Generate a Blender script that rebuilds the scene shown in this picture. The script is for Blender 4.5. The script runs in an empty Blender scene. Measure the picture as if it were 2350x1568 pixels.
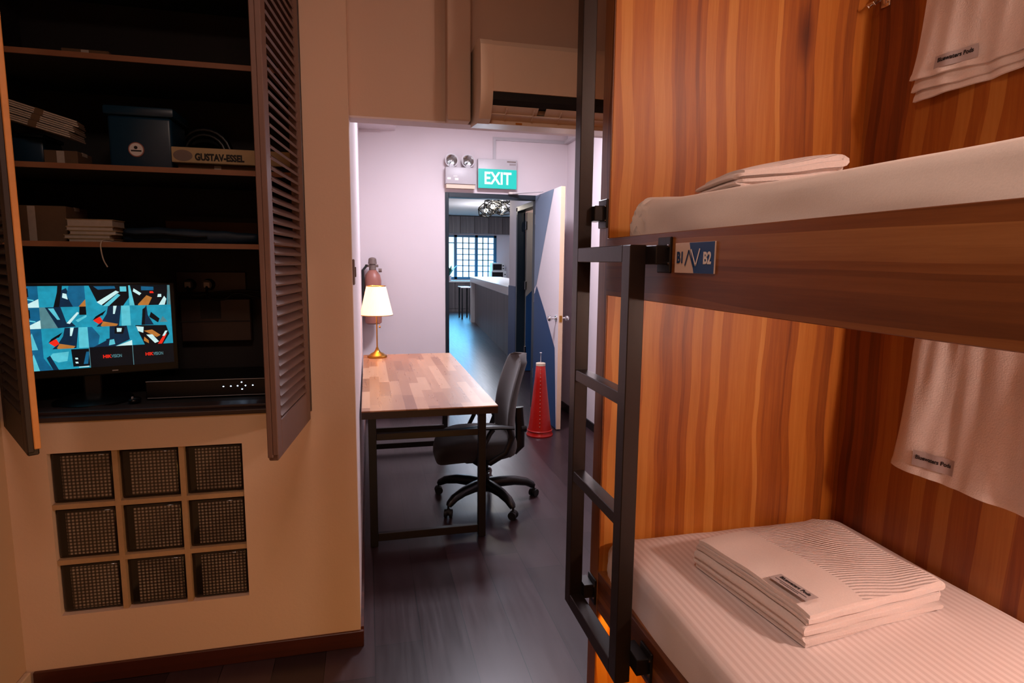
import bpy, bmesh, math, random
from math import sin, cos, pi, radians
from mathutils import Vector, Matrix, noise
random.seed(7)
S = bpy.context.scene
COL = S.collection

# ------------------------------------------------------------------ materials
def lin(c):
    if isinstance(c, str):
        c = c.lstrip('#'); c = [int(c[i:i+2], 16)/255 for i in (0, 2, 4)]
    return [(x/12.92 if x <= .04045 else ((x+.055)/1.055)**2.4) for x in c] + [1]

class G:
    """small node-graph helper"""
    def __init__(s, name):
        s.m = bpy.data.materials.new(name); s.m.use_nodes = True
        s.t = s.m.node_tree; s.n = s.t.nodes; s.l = s.t.links
        s.b = s.n['Principled BSDF']
    def new(s, typ, **kw):
        n = s.n.new(typ)
        for k, v in kw.items(): setattr(n, k, v)
        return n
    def put(s, sock, v):
        if isinstance(v, bpy.types.NodeSocket): s.l.new(v, sock)
        else: sock.default_value = v
    def obj(s): return s.new('ShaderNodeTexCoord').outputs['Object']
    def mapp(s, vec, scale=(1, 1, 1), rot=(0, 0, 0), loc=(0, 0, 0)):
        n = s.new('ShaderNodeMapping'); s.l.new(vec, n.inputs[0])
        n.inputs['Scale'].default_value = scale; n.inputs['Rotation'].default_value = rot; n.inputs['Location'].default_value = loc
        return n.outputs[0]
    def noise(s, vec, scale, detail=2, rough=.5, dist=0, dim='3D'):
        n = s.new('ShaderNodeTexNoise', noise_dimensions=dim); s.l.new(vec, n.inputs['Vector'])
        n.inputs['Scale'].default_value = scale; n.inputs['Detail'].default_value = detail
        n.inputs['Roughness'].default_value = rough; n.inputs['Distortion'].default_value = dist
        return n.outputs[0]
    def math(s, op, a, b=0., c=0.):
        n = s.new('ShaderNodeMath', operation=op)
        s.put(n.inputs[0], a); s.put(n.inputs[1], b); s.put(n.inputs[2], c); return n.outputs[0]
    def white(s, a, b=0.):
        n = s.new('ShaderNodeTexWhiteNoise', noise_dimensions='2D')
        c = s.new('ShaderNodeCombineXYZ'); s.put(c.inputs[0], a); s.put(c.inputs[1], b)
        s.l.new(c.outputs[0], n.inputs['Vector']); return n.outputs['Value']
    def sep(s, v):
        n = s.new('ShaderNodeSeparateXYZ'); s.l.new(v, n.inputs[0]); return n.outputs
    def ramp(s, f, stops):
        n = s.new('ShaderNodeValToRGB'); s.put(n.inputs[0], f)
        e = n.color_ramp.elements
        while len(e) > 1: e.remove(e[-1])
        for i, (p, c) in enumerate(stops):
            q = e[0] if i == 0 else e.new(p)
            q.position = p; q.color = lin(c)
        return n.outputs[0]
    def mix(s, f, a, b, blend='MIX'):
        n = s.new('ShaderNodeMix', data_type='RGBA', blend_type=blend)
        s.put(n.inputs[0], f)
        for sock, v in ((n.inputs[6], a), (n.inputs[7], b)):
            if isinstance(v, bpy.types.NodeSocket): s.l.new(v, sock)
            else: sock.default_value = v if not isinstance(v, str) else lin(v)
        return n.outputs[2]
    def bump(s, h, strength=.2, dist=.01):
        n = s.new('ShaderNodeBump'); s.l.new(h, n.inputs['Height'])
        n.inputs['Strength'].default_value = strength; n.inputs['Distance'].default_value = dist
        s.l.new(n.outputs[0], s.b.inputs['Normal'])
    def set(s, **kw):
        for k, v in kw.items():
            k = k.replace('_', ' ')
            if isinstance(v, str): v = lin(v)
            s.put(s.b.inputs[k], v)
        return s.m

def plain(name, col, rough=.5, metal=0., var=.06, nscale=40, bump=0., spec=.5, **kw):
    g = G(name); o = g.obj()
    nz = g.noise(o, nscale, 3)
    a = lin(col); d = [max(0, x*(1-var)) for x in a[:3]] + [1]; u = [min(1, x*(1+var)) for x in a[:3]] + [1]
    g.set(Base_Color=g.mix(nz, d, u), Roughness=rough, Metallic=metal)
    g.b.inputs['Specular IOR Level'].default_value = spec
    if bump: g.bump(nz, bump, .004)
    for k, v in kw.items():
        g.b.inputs[k.replace('_', ' ')].default_value = lin(v) if isinstance(v, str) else v
    return g.m

def emit(name, col, strength, var=0.):
    g = G(name); g.set(Base_Color='#000000', Roughness=.4)
    c = lin(col)
    if var:
        nz = g.noise(g.obj(), 45, 3)
        d = [x*(1-var) for x in c[:3]]+[1]; u = [min(1, x*(1+var)) for x in c[:3]]+[1]
        c = g.mix(nz, d, u); g.l.new(c, g.b.inputs['Emission Color'])
    else: g.b.inputs['Emission Color'].default_value = c
    g.b.inputs['Emission Strength'].default_value = strength
    return g.m

def wall_mat(name, col, bump=.15):
    g = G(name); o = g.obj()
    big = g.noise(o, 1.3, 3); fine = g.noise(o, 90, 4, .6)
    a = lin(col)
    c = g.mix(big, [x*.93 for x in a[:3]]+[1], [min(1, x*1.05) for x in a[:3]]+[1])
    g.set(Base_Color=c, Roughness=.75); g.bump(fine, bump, .003)
    return g.m

def wood_laminate(name, stops, along='z', strip=.085, rough=.33, bright=1.):
    """reddish veneer: strips of differing tone with fine streaks running along an axis"""
    g = G(name); o = g.obj(); x, y, z = g.sep(o)
    if along == 'z': u = g.math('ADD', x, y); v = z; sc = (1, 1, .035)
    elif along == 'y': u = g.math('ADD', z, x); v = y; sc = (1, .035, 1)
    else: u = g.math('ADD', z, y); v = x; sc = (.035, 1, 1)
    wob = g.noise(g.mapp(o, (.5, .5, 1.3) if along == 'z' else ((1.2, .5, 1.2) if along == 'y' else (.5, 1.2, 1.2))), 1.1, 2)
    u2 = g.math('ADD', u, g.math('MULTIPLY', wob, .11))
    s1 = g.white(g.math('FLOOR', g.math('DIVIDE', u2, strip)), 3.)
    s2 = g.white(g.math('FLOOR', g.math('DIVIDE', u2, strip*.37)), 9.)
    streak = g.noise(g.mapp(o, sc), 55, 5, .65, .3)
    fine = g.noise(g.mapp(o, sc), 230, 3, .7)
    cloud = g.noise(g.mapp(o, (2.2 if along != 'x' else .5, 2.2 if along != 'y' else .5, 2.2 if along != 'z' else .5)), 2, 3)
    f = g.math('ADD', g.math('MULTIPLY', s1, .34), g.math('MULTIPLY', s2, .26))
    f = g.math('ADD', f, g.math('MULTIPLY', streak, .34))
    f = g.math('ADD', f, g.math('MULTIPLY', fine, .10))
    f = g.math('ADD', f, g.math('MULTIPLY', cloud, .16))
    c = g.ramp(g.math('SUBTRACT', f, .10), stops)
    kn = g.new('ShaderNodeTexVoronoi', feature='F1'); g.l.new(g.mapp(o, (1, 1, .30) if along == 'z' else ((1, .3, 1) if along == 'y' else (.3, 1, 1))), kn.inputs['Vector'])
    kn.inputs['Scale'].default_value = 2.3
    k = g.ramp(kn.outputs['Distance'], [(0., '#5a3a2a'), (.035, '#a08070'), (.09, '#ffffff')])
    c = g.mix(.8, c, k, 'MULTIPLY')
    g.set(Base_Color=c, Roughness=rough); g.bump(streak, .05, .002)
    return g.m

def planks(name, stops, along='y', w=.14, L=1.2, rough=.3, gap=.0015, grain=.35, tone=.65, gapcol='#0a0707'):
    g = G(name); o = g.obj(); x, y, z = g.sep(o)
    u, v = (x, y) if along == 'y' else (y, x)
    iu = g.math('FLOOR', g.math('DIVIDE', u, w))
    off = g.math('MULTIPLY', g.white(iu, 1.), L)
    vv = g.math('ADD', v, off)
    iv = g.math('FLOOR', g.math('DIVIDE', vv, L))
    r = g.white(iu, iv)
    streak = g.noise(g.mapp(o, (1, .06, 1) if along == 'y' else (.06, 1, 1)), 45, 4, .6, .4)
    f = g.math('ADD', g.math('MULTIPLY', r, tone), g.math('MULTIPLY', streak, grain))
    c = g.ramp(f, stops)
    fu = g.math('PINGPONG', u, w/2) if False else g.math('ABSOLUTE', g.math('SUBTRACT', g.math('FRACT', g.math('DIVIDE', u, w)), .5))
    fv = g.math('ABSOLUTE', g.math('SUBTRACT', g.math('FRACT', g.math('DIVIDE', vv, L)), .5))
    m = g.math('MAXIMUM', g.math('GREATER_THAN', fu, .5-gap/w), g.math('GREATER_THAN', fv, .5-gap/L))
    c = g.mix(m, c, gapcol)
    g.set(Base_Color=c, Roughness=g.math('ADD', g.math('MULTIPLY', streak, .15), rough))
    g.bump(g.math('SUBTRACT', streak, m), .08, .002)
    return g.m

M = {}
ORANGE = [(0., '#3f1a05'), (.25, '#7a3a0e'), (.40, '#a3581a'), (.52, '#b96c22'), (.70, '#cf8a3c'), (1., '#e2ad68')]
BROWN = [(0., '#2c1305'), (.3, '#5e3113'), (.5, '#7d4720'), (.75, '#9f683a'), (1., '#ba8856')]
M['wood_end'] = wood_laminate('warm orange teak veneer upright grain', ORANGE, 'z', .10, .44)
M['wood_back_shaded'] = wood_laminate('teak veneer upright grain shaded back', [(0., '#260d02'), (.25, '#562307'), (.42, '#7d3c0f'), (.55, '#934f17'), (.72, '#a96a2a'), (1., '#bd8848')], 'z', .12, .46)  # ramp darkened: shade on the back panel put into the veneer colour
M['wood_board'] = wood_laminate('teak veneer lying grain', BROWN, 'y', .06, .38)
M['wood_edge'] = wood_laminate('brown veneer edge upright grain', BROWN, 'z', .03, .4)
M['wall_cream'] = wall_mat('cream painted plaster', '#d0b198')
M['wall_header'] = wall_mat('beige painted header', '#c9ac96')
M['wall_white'] = wall_mat('white painted corridor wall', '#dccfd2', .06)
M['wall_left'] = wall_mat('cream side wall', '#b89a7c')
M['ceiling'] = wall_mat('ceiling paint', '#cfc8c4', .05)
M['floor'] = planks('dark plum brown floor planks', [(0., '#1f1315'), (.5, '#2f1f22'), (1., '#433034')], 'y', .19, 1.25, .24)
M['base_red'] = wood_laminate('dark red brown skirting', [(0., '#1c0b06'), (.5, '#41190d'), (1., '#5f2a18')], 'x', .05, .4)
M['base_dark'] = plain('near black skirting', '#1a1413', .4)
M['base_white'] = plain('off white skirting', '#c3ab92', .5)
M['black_metal'] = plain('matt black powder coat', '#191514', .40, .2, .1, 60, .05)
M['brown_metal'] = plain('dark brown black steel', '#241b17', .38, .2, .1, 60, .05)
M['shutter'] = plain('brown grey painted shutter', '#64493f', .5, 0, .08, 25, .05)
M['shutter_shaded'] = plain('very dark brown shaded shutter', '#2b1e1a', .5, 0, .08, 25, .05)  # same shutter in shade: left leaf's dark side put into the colour
M['edge_lit'] = plain('warm lit wood edging', '#dc9450', .55, 0, .12, 30)  # warm light on the left leaf's free edge put into the colour
M['shelf'] = plain('brown shelf edging', '#8a5a3c', .55, 0, .1, 30)
M['cab_in'] = plain('dark brown cabinet lining', '#26201e', .75, 0, .15, 10)
M['cab_frame'] = plain('dark painted cabinet frame', '#3a2a26', .42, 0, .1, 30)
M['black'] = plain('black plastic', '#0b0b0c', .35)
M['black_soft'] = plain('black rubber', '#0c0b0b', .6)
M['chrome'] = plain('polished chrome', '#d8d8d8', .12, 1.)
M['brass'] = plain('aged brass', '#b8843a', .28, 1.)
M['white_plastic'] = plain('white plastic', '#ddd2ca', .38, 0, .03)
M['ac_shell'] = plain('warm white air conditioner shell', '#d6bfa8', .35, 0, .02)
M['grey_plastic'] = plain('pale grey plastic', '#b9b3b6', .4, 0, .03)
M['dark_gap'] = plain('dark recess', '#070605', .8)
M['mortar'] = plain('tan mortar', '#a88560', .8, 0, .12, 60, .3)
M['red_paint'] = plain('glossy red paint', '#a3140c', .28, 0, .08, 20)
M['red_ext'] = plain('faded red cylinder', '#a3685b', .4, 0, .08, 20)
M['tan_cover'] = plain('grey brown valve', '#75625a', .5, 0, .15, 40)
M['frame_blue'] = plain('dark blue black door frame', '#101f2a', .35, 0, .1)
M['door_white'] = plain('white painted door', '#d8cdd0', .45, 0, .03)
M['door_slate'] = plain('slate blue grey paint', '#6f7d92', .45, 0, .04)
M['door_blue'] = plain('deep blue paint', '#0d3a68', .42, 0, .06)
M['door_edge'] = plain('cream door edge', '#e8c4a4', .5, 0, .04)
M['grey_door'] = plain('warm grey door paint', '#8d8a86', .5, 0, .04)
M['paper'] = plain('white paper', '#b8a99a', .8, 0, .15, 80)
M['card'] = plain('brown cardboard', '#6a5038', .85, 0, .12, 50)
M['carton'] = plain('cream printed carton', '#b59a72', .7, 0, .06, 50)
M['ink'] = plain('dark ink', '#1a1512', .7)
M['ink_blue'] = plain('navy ink', '#0e3763', .6)
M['ink_white'] = plain('white ink', '#e9dfd8', .6)
M['navy'] = plain('navy plastic', '#123349', .35, 0, .1)
M['navy_bag'] = plain('navy nylon', '#0c2233', .6, 0, .3, 30, .4)
M['label_grey'] = plain('grey woven label', '#b3a9aa', .8, 0, .1, 200)
M['label_text'] = plain('dark label lettering', '#262024', .8)
M['sign_green'] = emit('lit green sign face', '#00d6cc', 1.0)
M['sign_text'] = emit('lit white lettering', '#e8fffa', 1.3)
M['plaque_white'] = plain('cream plaque', '#d9bfae', .5, 0, .02)
M['plaque_blue'] = plain('blue plaque', '#15457c', .5, 0, .02)
M['grey_wood'] = wood_laminate('grey brown laminate', [(0., '#40383a'), (.5, '#5d5354'), (1., '#786c6b')], 'z', .1, .45)
M['stone_white'] = plain('white stone counter', '#d9d3d1', .22, 0, .04, 12)
M['steel_box'] = plain('white oven enamel', '#cfd0d4', .3, 0, .03)
M['dark_glass'] = plain('dark oven glass', '#0b0e12', .1)
M['leaf'] = plain('dark green leaf', '#1c4526', .5, 0, .2)
M['pot'] = plain('pale pink pot', '#c9a09a', .6)
M['win_blue'] = plain('blue black window frame', '#0d5f82', .4)
M['daylight'] = emit('bright overcast daylight outside', '#c5e4fb', 2.6)
M['led'] = emit('pale blue indicator', '#b9dcff', 14)
M['amber'] = emit('amber light strip', '#ff9c28', 14)
M['warm_bulb'] = emit('warm bulb', '#ffd9a0', 22)
M['grid_bulb'] = emit('white bulb', '#fff3e6', 20)

def sheet_mat():
    g = G('white striped cotton sheet'); o = g.obj(); x, y, z = g.sep(o)
    st = g.math('SINE', g.math('MULTIPLY', x, 2*pi/.021))
    st = g.ramp(g.math('ADD', g.math('MULTIPLY', st, .5), .5), [(.3, '#dccfce'), (.7, '#ece2e2')])
    nz = g.noise(o, 4, 3); fine = g.noise(o, 300, 2)
    g.set(Base_Color=g.mix(g.math('MULTIPLY', nz, .15), st, '#cdbab4'), Roughness=.75)
    g.bump(g.math('ADD', nz, g.math('MULTIPLY', fine, .05)), .25, .02)
    g.b.inputs['Sheen Weight'].default_value = .15
    return g.m
M['sheet'] = sheet_mat()
def fabric(name, col, scale=260, bump=.35, rib=None):
    g = G(name); o = g.obj(); a = lin(col)
    fine = g.noise(o, scale, 3, .7); big = g.noise(o, 9, 3)
    h = fine
    if rib is not None:
        x, y, z = g.sep(o)
        h = g.math('ADD', fine, g.math('MULTIPLY', g.math('SINE', g.math('MULTIPLY', (x, y, z)[rib], 2*pi/.010)), .6))
    c = g.mix(g.math('ADD', g.math('MULTIPLY', fine, .6), g.math('MULTIPLY', big, .4)), [k*.82 for k in a[:3]]+[1], [min(1, k*1.08) for k in a[:3]]+[1])
    g.set(Base_Color=c, Roughness=.88); g.bump(h, bump, .003)
    g.b.inputs['Sheen Weight'].default_value = .2
    return g.m
M['towel'] = fabric('cream terry towelling', '#e6dad4', 210, .6)
M['blanket'] = fabric('white cotton waffle blanket', '#eadfdc', 200, .4)
M['blanket_rib'] = fabric('white ribbed waffle panel', '#e8dcda', 200, .8, 1)
M['sheet_plain'] = fabric('white cotton', '#e2d6ce', 300, .15)
M['chair_fabric'] = fabric('charcoal mesh fabric', '#2c2423', 500, .3)
M['desk_top'] = planks('butcher block desk top', [(0., '#77472f'), (.25, '#9c6a4c'), (.55, '#bb8a69'), (.8, '#d0a584'), (1., '#dcb699')], 'y', .062, .42, .22, -.01, .3, .55, '#8a5c40')
M['bamboo'] = plain('desk edge dark', '#2c1a14', .4)

def glassblock_mat():
    g = G('ribbed glass block'); o = g.obj(); x, y, z = g.sep(o)
    sx = g.math('ABSOLUTE', g.math('SINE', g.math('MULTIPLY', x, pi/.0125)))
    sz = g.math('ABSOLUTE', g.math('SINE', g.math('MULTIPLY', z, pi/.0125)))
    h = g.math('MULTIPLY', sx, sz)
    nz = g.noise(o, 8, 2)
    c = g.ramp(g.math('MULTIPLY', h, g.math('ADD', nz, .45)), [(0., '#14100c'), (.25, '#3a3028'), (.7, '#6f6054'), (1., '#94877a')])  # dark grooves and pale ribs paint the glass refraction into an opaque colour
    g.set(Base_Color=c, Roughness=.12); g.bump(g.math('ADD', sx, sz), .5, .002)
    g.b.inputs['Coat Weight'].default_value = .6
    return g.m
M['glass_block'] = glassblock_mat()
M['glass_rim'] = plain('dark green brown glass rim', '#1d1710', .12)
def shade_mat():
    g = G('lit pleated cream shade')
    g.set(Base_Color='#f3dcc4', Roughness=.8)
    g.b.inputs['Emission Color'].default_value = lin('#ffcfa6'); g.b.inputs['Emission Strength'].default_value = 1.15
    return g.m
M['shade'] = shade_mat()
def glass_mat():
    g = G('clear window glass'); g.set(Base_Color='#e8f4f8', Roughness=.02)
    g.b.inputs['Transmission Weight'].default_value = 1.; g.b.inputs['IOR'].default_value = 1.05
    return g.m
M['glass'] = glass_mat()

# ------------------------------------------------------------------ mesh helpers
def xf(bm, vs, mat):
    if mat is not None: bmesh.ops.transform(bm, matrix=mat, verts=vs)
def box(bm, x0, x1, y0, y1, z0, z1, mi=0, mat=None, bev=0, seg=2):
    r = bmesh.ops.create_cube(bm, size=1)
    vs = r['verts']
    bmesh.ops.transform(bm, matrix=Matrix.Translation(((x0+x1)/2, (y0+y1)/2, (z0+z1)/2)) @ Matrix.Diagonal((abs(x1-x0), abs(y1-y0), abs(z1-z0), 1)), verts=vs)
    fs = set(f for v in vs for f in v.link_faces)
    if bev:
        es = list({e for v in vs for e in v.link_edges})
        q = bmesh.ops.bevel(bm, geom=es, offset=bev, segments=seg, profile=.5, affect='EDGES')
        vs = list({v for f in q['faces'] for v in f.verts})
        fs = {f for v in vs for f in v.link_faces}
    for f in fs: f.material_index = mi
    xf(bm, vs, mat)
    return vs
def cyl(bm, p0, p1, r0, r1=None, n=20, mi=0, caps=True):
    if r1 is None: r1 = r0
    p0, p1 = Vector(p0), Vector(p1); d = p1-p0
    q = d.to_track_quat('Z', 'Y').to_matrix().to_4x4()
    r = bmesh.ops.create_cone(bm, cap_ends=caps, cap_tris=False, segments=n, radius1=r0, radius2=r1, depth=d.length, matrix=Matrix.Translation((p0+p1)/2) @ q)
    for v in r['verts']:
        for f in v.link_faces: f.material_index = mi
    return r['verts']
def sphere(bm, c, r, sc=(1, 1, 1), mi=0, n=16):
    q = bmesh.ops.create_uvsphere(bm, u_segments=n, v_segments=max(6, n//2), radius=r, matrix=Matrix.Translation(c) @ Matrix.Diagonal((*sc, 1)))
    for v in q['verts']:
        for f in v.link_faces: f.material_index = mi
    return q['verts']
def lathe(bm, c, prof, n=32, mi=0, rib=0, ribn=0):
    rings = []
    for r, z in prof:
        ring = []
        for i in range(n):
            a = 2*pi*i/n
            rr = r*(1+(rib*(1 if i % 2 else -1) if ribn else 0))
            ring.append(bm.verts.new((c[0]+rr*cos(a), c[1]+rr*sin(a), c[2]+z)))
        rings.append(ring)
    for a, b in zip(rings, rings[1:]):
        for i in range(n):
            f = bm.faces.new((a[i], a[(i+1) % n], b[(i+1) % n], b[i])); f.material_index = mi
    return rings
def cap(bm, ring, mi=0, flip=False):
    f = bm.faces.new(ring[::-1] if flip else ring); f.material_index = mi
def tube(bm, pts, r, n=10, mi=0, closed=False, radii=None, flat=1.):
    pts = [Vector(p) for p in pts]; N = len(pts); rings = []
    up = Vector((0, 0, 1)); prev = None
    for i, p in enumerate(pts):
        if closed: t = (pts[(i+1) % N]-pts[i-1])
        else: t = pts[min(i+1, N-1)]-pts[max(i-1, 0)]
        t.normalize()
        if prev is None:
            a = up if abs(t.dot(up)) < .9 else Vector((1, 0, 0))
            s = t.cross(a).normalized()
        else:
            s = (prev - t*prev.dot(t)).normalized()
        prev = s; w = t.cross(s)
        rr = radii[i] if radii else r
        rings.append([bm.verts.new(p+(s*cos(2*pi*k/n)+w*sin(2*pi*k/n)*flat)*rr) for k in range(n)])
    M_ = N if closed else N-1
    for i in range(M_):
        a, b = rings[i], rings[(i+1) % N]
        for k in range(n):
            f = bm.faces.new((a[k], a[(k+1) % n], b[(k+1) % n], b[k])); f.material_index = mi
    if not closed:
        cap(bm, rings[0], mi, True); cap(bm, rings[-1], mi)
    return rings
def quad(bm, pts, mi=0):
    f = bm.faces.new([bm.verts.new(p) for p in pts]); f.material_index = mi; return f
def bar(bm, p0, p1, w, h, mi=0, up=(0, 0, 1), bev=.002):
    """rectangular tube p0->p1; w across, h along the up direction"""
    p0, p1 = Vector(p0), Vector(p1); t = (p1-p0); L = t.length; t.normalize()
    u = Vector(up); u = (u-t*u.dot(t)).normalized(); s = t.cross(u)
    m = Matrix((s, t, u)).transposed().to_4x4(); m.translation = (p0+p1)/2
    box(bm, -w/2, w/2, -L/2, L/2, -h/2, h/2, mi, m, bev, 1)

def fin(name, bm, mats, parent=None, smooth=None, kind=None, label=None, cat=None, group=None):
    bmesh.ops.recalc_face_normals(bm, faces=bm.faces)
    me = bpy.data.meshes.new(name); bm.to_mesh(me); bm.free()
    if not isinstance(mats, (list, tuple)): mats = [mats]
    for m in mats: me.materials.append(M[m] if isinstance(m, str) else m)
    if smooth is not None:
        me.polygons.foreach_set('use_smooth', [True]*len(me.polygons))
        me.set_sharp_from_angle(angle=radians(smooth))
    o = bpy.data.objects.new(name, me); COL.objects.link(o)
    if parent is not None: attach(o, parent)
    tag(o, label, cat, group, kind)
    return o
def attach(o, parent):
    o.parent = parent
    m = Matrix.Identity(4); p = parent
    m = world(parent)
    o.matrix_parent_inverse = m.inverted()
def world(o):
    m = Matrix.LocRotScale(o.location, o.rotation_euler, o.scale)
    if o.parent: m = world(o.parent) @ o.matrix_parent_inverse @ m
    return m
def tag(o, label=None, cat=None, group=None, kind=None):
    if label: o['label'] = label
    if cat: o['category'] = cat
    if group: o['group'] = group
    if kind: o['kind'] = kind
    return o
def thing(name, label, cat, loc=(0, 0, 0), group=None, kind=None):
    o = bpy.data.objects.new(name, None); COL.objects.link(o); o.location = loc; o.empty_display_size = .1
    return tag(o, label, cat, group, kind)
def dup(root, loc, label=None, rotz=None):
    r = root.copy(); COL.objects.link(r); r.location = loc
    if rotz is not None: r.rotation_euler = (0, 0, rotz)
    if label: r['label'] = label
    for ch in list(root.children):
        c = ch.copy(); COL.objects.link(c); c.parent = r; c.matrix_parent_inverse = ch.matrix_parent_inverse.copy()
        for gch in ch.children:
            d = gch.copy(); COL.objects.link(d); d.parent = c; d.matrix_parent_inverse = gch.matrix_parent_inverse.copy()
    return r
B = bmesh.new
def text(name, body, size, mat4, mats, parent, extr=.0006, align='CENTER', sx=1., **kw):
    c = bpy.data.curves.new('lettering', 'FONT'); c.body = body; c.size = size; c.extrude = extr
    c.align_x = align; c.align_y = 'CENTER'; c.resolution_u = 4; c.offset = kw.pop('bold', 0.)
    t = bpy.data.objects.new('tmp', c); COL.objects.link(t)
    bpy.context.view_layer.update()
    me = bpy.data.meshes.new_from_object(t.evaluated_get(bpy.context.evaluated_depsgraph_get()))
    bpy.data.objects.remove(t); bpy.data.curves.remove(c)
    me.transform(mat4 @ Matrix.Diagonal((sx, 1, 1, 1)))
    me.materials.clear(); me.materials.append(M[mats])
    o = bpy.data.objects.new(name, me); COL.objects.link(o)
    if parent is not None: attach(o, parent)
    return o
def axes(o, xa, ya):
    xa, ya = Vector(xa).normalized(), Vector(ya).normalized(); za = xa.cross(ya)
    m = Matrix((xa, ya, za)).transposed().to_4x4(); m.translation = Vector(o); return m

# ------------------------------------------------------------------ dimensions (metres)
YW = 2.338      # cabinet wall
YH = 2.42       # header wall over the opening
XC = -.055      # corridor left wall
YF = 6.05       # far wall with the exit door
XR = 2.03       # corridor right wall
HC = 2.95       # ceiling

# ------------------------------------------------------------------ the setting
def struct(name, bm, mats, parent=None, smooth=None):
    return fin(name, bm, mats, parent, smooth, kind=None if parent else 'structure')
bm = B(); box(bm, -1.6, 8, -1.6, 24, -.1, 0); struct('floor', bm, 'floor')
bm = B(); box(bm, -1.6, 2.3, -1.6, YF+.1, HC, HC+.1); struct('ceiling', bm, 'ceiling')
# cabinet wall with niche for the cabinet and opening for the glass blocks
OX0, OX1, OZ0, OZ1 = -1.205, -.215, .985, 2.80
GX0, GX1, GZ0, GZ1 = -1.100, -.468, .268, .874
CB = 2.86      # back of the cabinet niche
bm = B()
T = .10
box(bm, -1.36, GX0, YW, YW+T, 0, OZ0); box(bm, GX1, XC, YW, YW+T, 0, OZ0)
box(bm, GX0, GX1, YW, YW+T, 0, GZ0); box(bm, GX0, GX1, YW, YW+T, GZ1, OZ0)
box(bm, OX1, XC, YW, YW+T, OZ0, HC); box(bm, OX0, OX1, YW, YW+T, OZ1, HC); box(bm, -1.36, OX0, YW, YW+T, OZ0, HC)
bmesh.ops.remove_doubles(bm, verts=bm.verts, dist=.0005)
struct('wall_front', bm, 'wall_cream')
# window_1: glass block panel
w1 = tag(bpy.data.objects.new('window_1', None), kind='structure'); COL.objects.link(w1); w1.location = ((GX0+GX1)/2, YW, GZ0)
bm = B(); bw = (GX1-GX0-.018*2)/3; bh = (GZ1-GZ0-.018*2)/3
for i in (1, 2):
    x = GX0+i*bw+(i-1)*.018; box(bm, x, x+.018, YW+.004, YW+.07, GZ0, GZ1)
    z = GZ0+i*bh+(i-1)*.018; box(bm, GX0, GX1, YW+.005, YW+.069, z, z+.018)
fin('mortar_joint', bm, 'mortar', w1)
for i in range(3):
    for j in range(3):
        x = GX0+i*(bw+.018); z = GZ0+j*(bh+.018)
        bm = B(); box(bm, x+.002, x+bw-.002, YW+.016, YW+.085, z+.002, z+bh-.002, 1, None, .012, 3)
        box(bm, x+.032, x+bw-.010, YW+.0145, YW+.02, z+.012, z+bh-.014, 0, None, .003, 1)  # offset ribbed face; wide dark left margin imitates refraction
        fin('glass_block', bm, ['glass_block', 'glass_rim'], w1, 40)
bm = B(); box(bm, GX0-.02, GX1+.02, YW+T, YW+T+.02, GZ0-.02, GZ1+.02); struct('wall_behind_blocks', bm, 'cab_in')
# left wall, back wall, right wall, partition behind the cabinet, corridor left wall
bm = B(); box(bm, -1.36, -1.225, -1.3, YW, 0, HC); struct('wall_left', bm, 'wall_left')
bm = B(); box(bm, -1.36, 2.2, -1.4, -1.3, 0, HC); struct('wall_back', bm, 'wall_left')
bm = B(); box(bm, XR, XR+.1, -1.3, YF, 0, HC); struct('wall_right', bm, 'wall_white')
bm = B(); box(bm, XC-.1, XC, YW+T, YF, 0, HC); struct('wall_corridor', bm, 'wall_white')
bm = B(); box(bm, XC, XR, YH, 2.504, 2.096, HC); struct('wall_header', bm, 'wall_header')
bm = B(); box(bm, XC+.001, XR-.001, YH-.001, 2.506, 2.089, 2.0958); struct('soffit_bounce_lining', bm, 'wall_white')  # added white lining, brightens the soffit in place of bounced corridor light
bm = B(); box(bm, .308, .398, 2.355, YH, 2.088, HC, 0, None, .006, 2); struct('trim_1', bm, 'wall_header')
# far wall with door opening
DX0, DX1, DZ = .80, 1.70, 2.195
bm = B(); box(bm, XC-.1, DX0-.036, YF, YF+.1, 0, HC+.1); box(bm, DX1+.036, XR+.1, YF, YF+.1, 0, HC+.1); box(bm, DX0-.036, DX1+.036, YF, YF+.1, DZ+.046, HC+.1)
bmesh.ops.remove_doubles(bm, verts=bm.verts, dist=.0005)
struct('wall_far', bm, 'wall_white')
bm = B(); box(bm, XC, .285, 5.74, YF, 2.80, HC); struct('trim_2', bm, 'wall_white')
# skirting
bm = B(); box(bm, -1.20, XC+.012, YW-.013, YW, 0, .068, 0, None, .002, 1); struct('baseboard_front', bm, 'base_red')
bm = B(); box(bm, -1.225, -1.205, -1.0, YW-.013, 0, .075, 0, None, .004, 2); struct('baseboard_left', bm, 'base_white')
bm = B(); box(bm, XC, XC+.012, YW+.02, YF, 0, .068); struct('baseboard_corridor', bm, 'base_red')
bm = B(); box(bm, XR-.014, XR, 2.52, YF, 0, .075); struct('baseboard_right', bm, 'base_dark')
bm = B(); box(bm, XC+.012, DX0-.04, YF-.012, YF, 0, .068); struct('baseboard_far', bm, 'base_dark')

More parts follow.
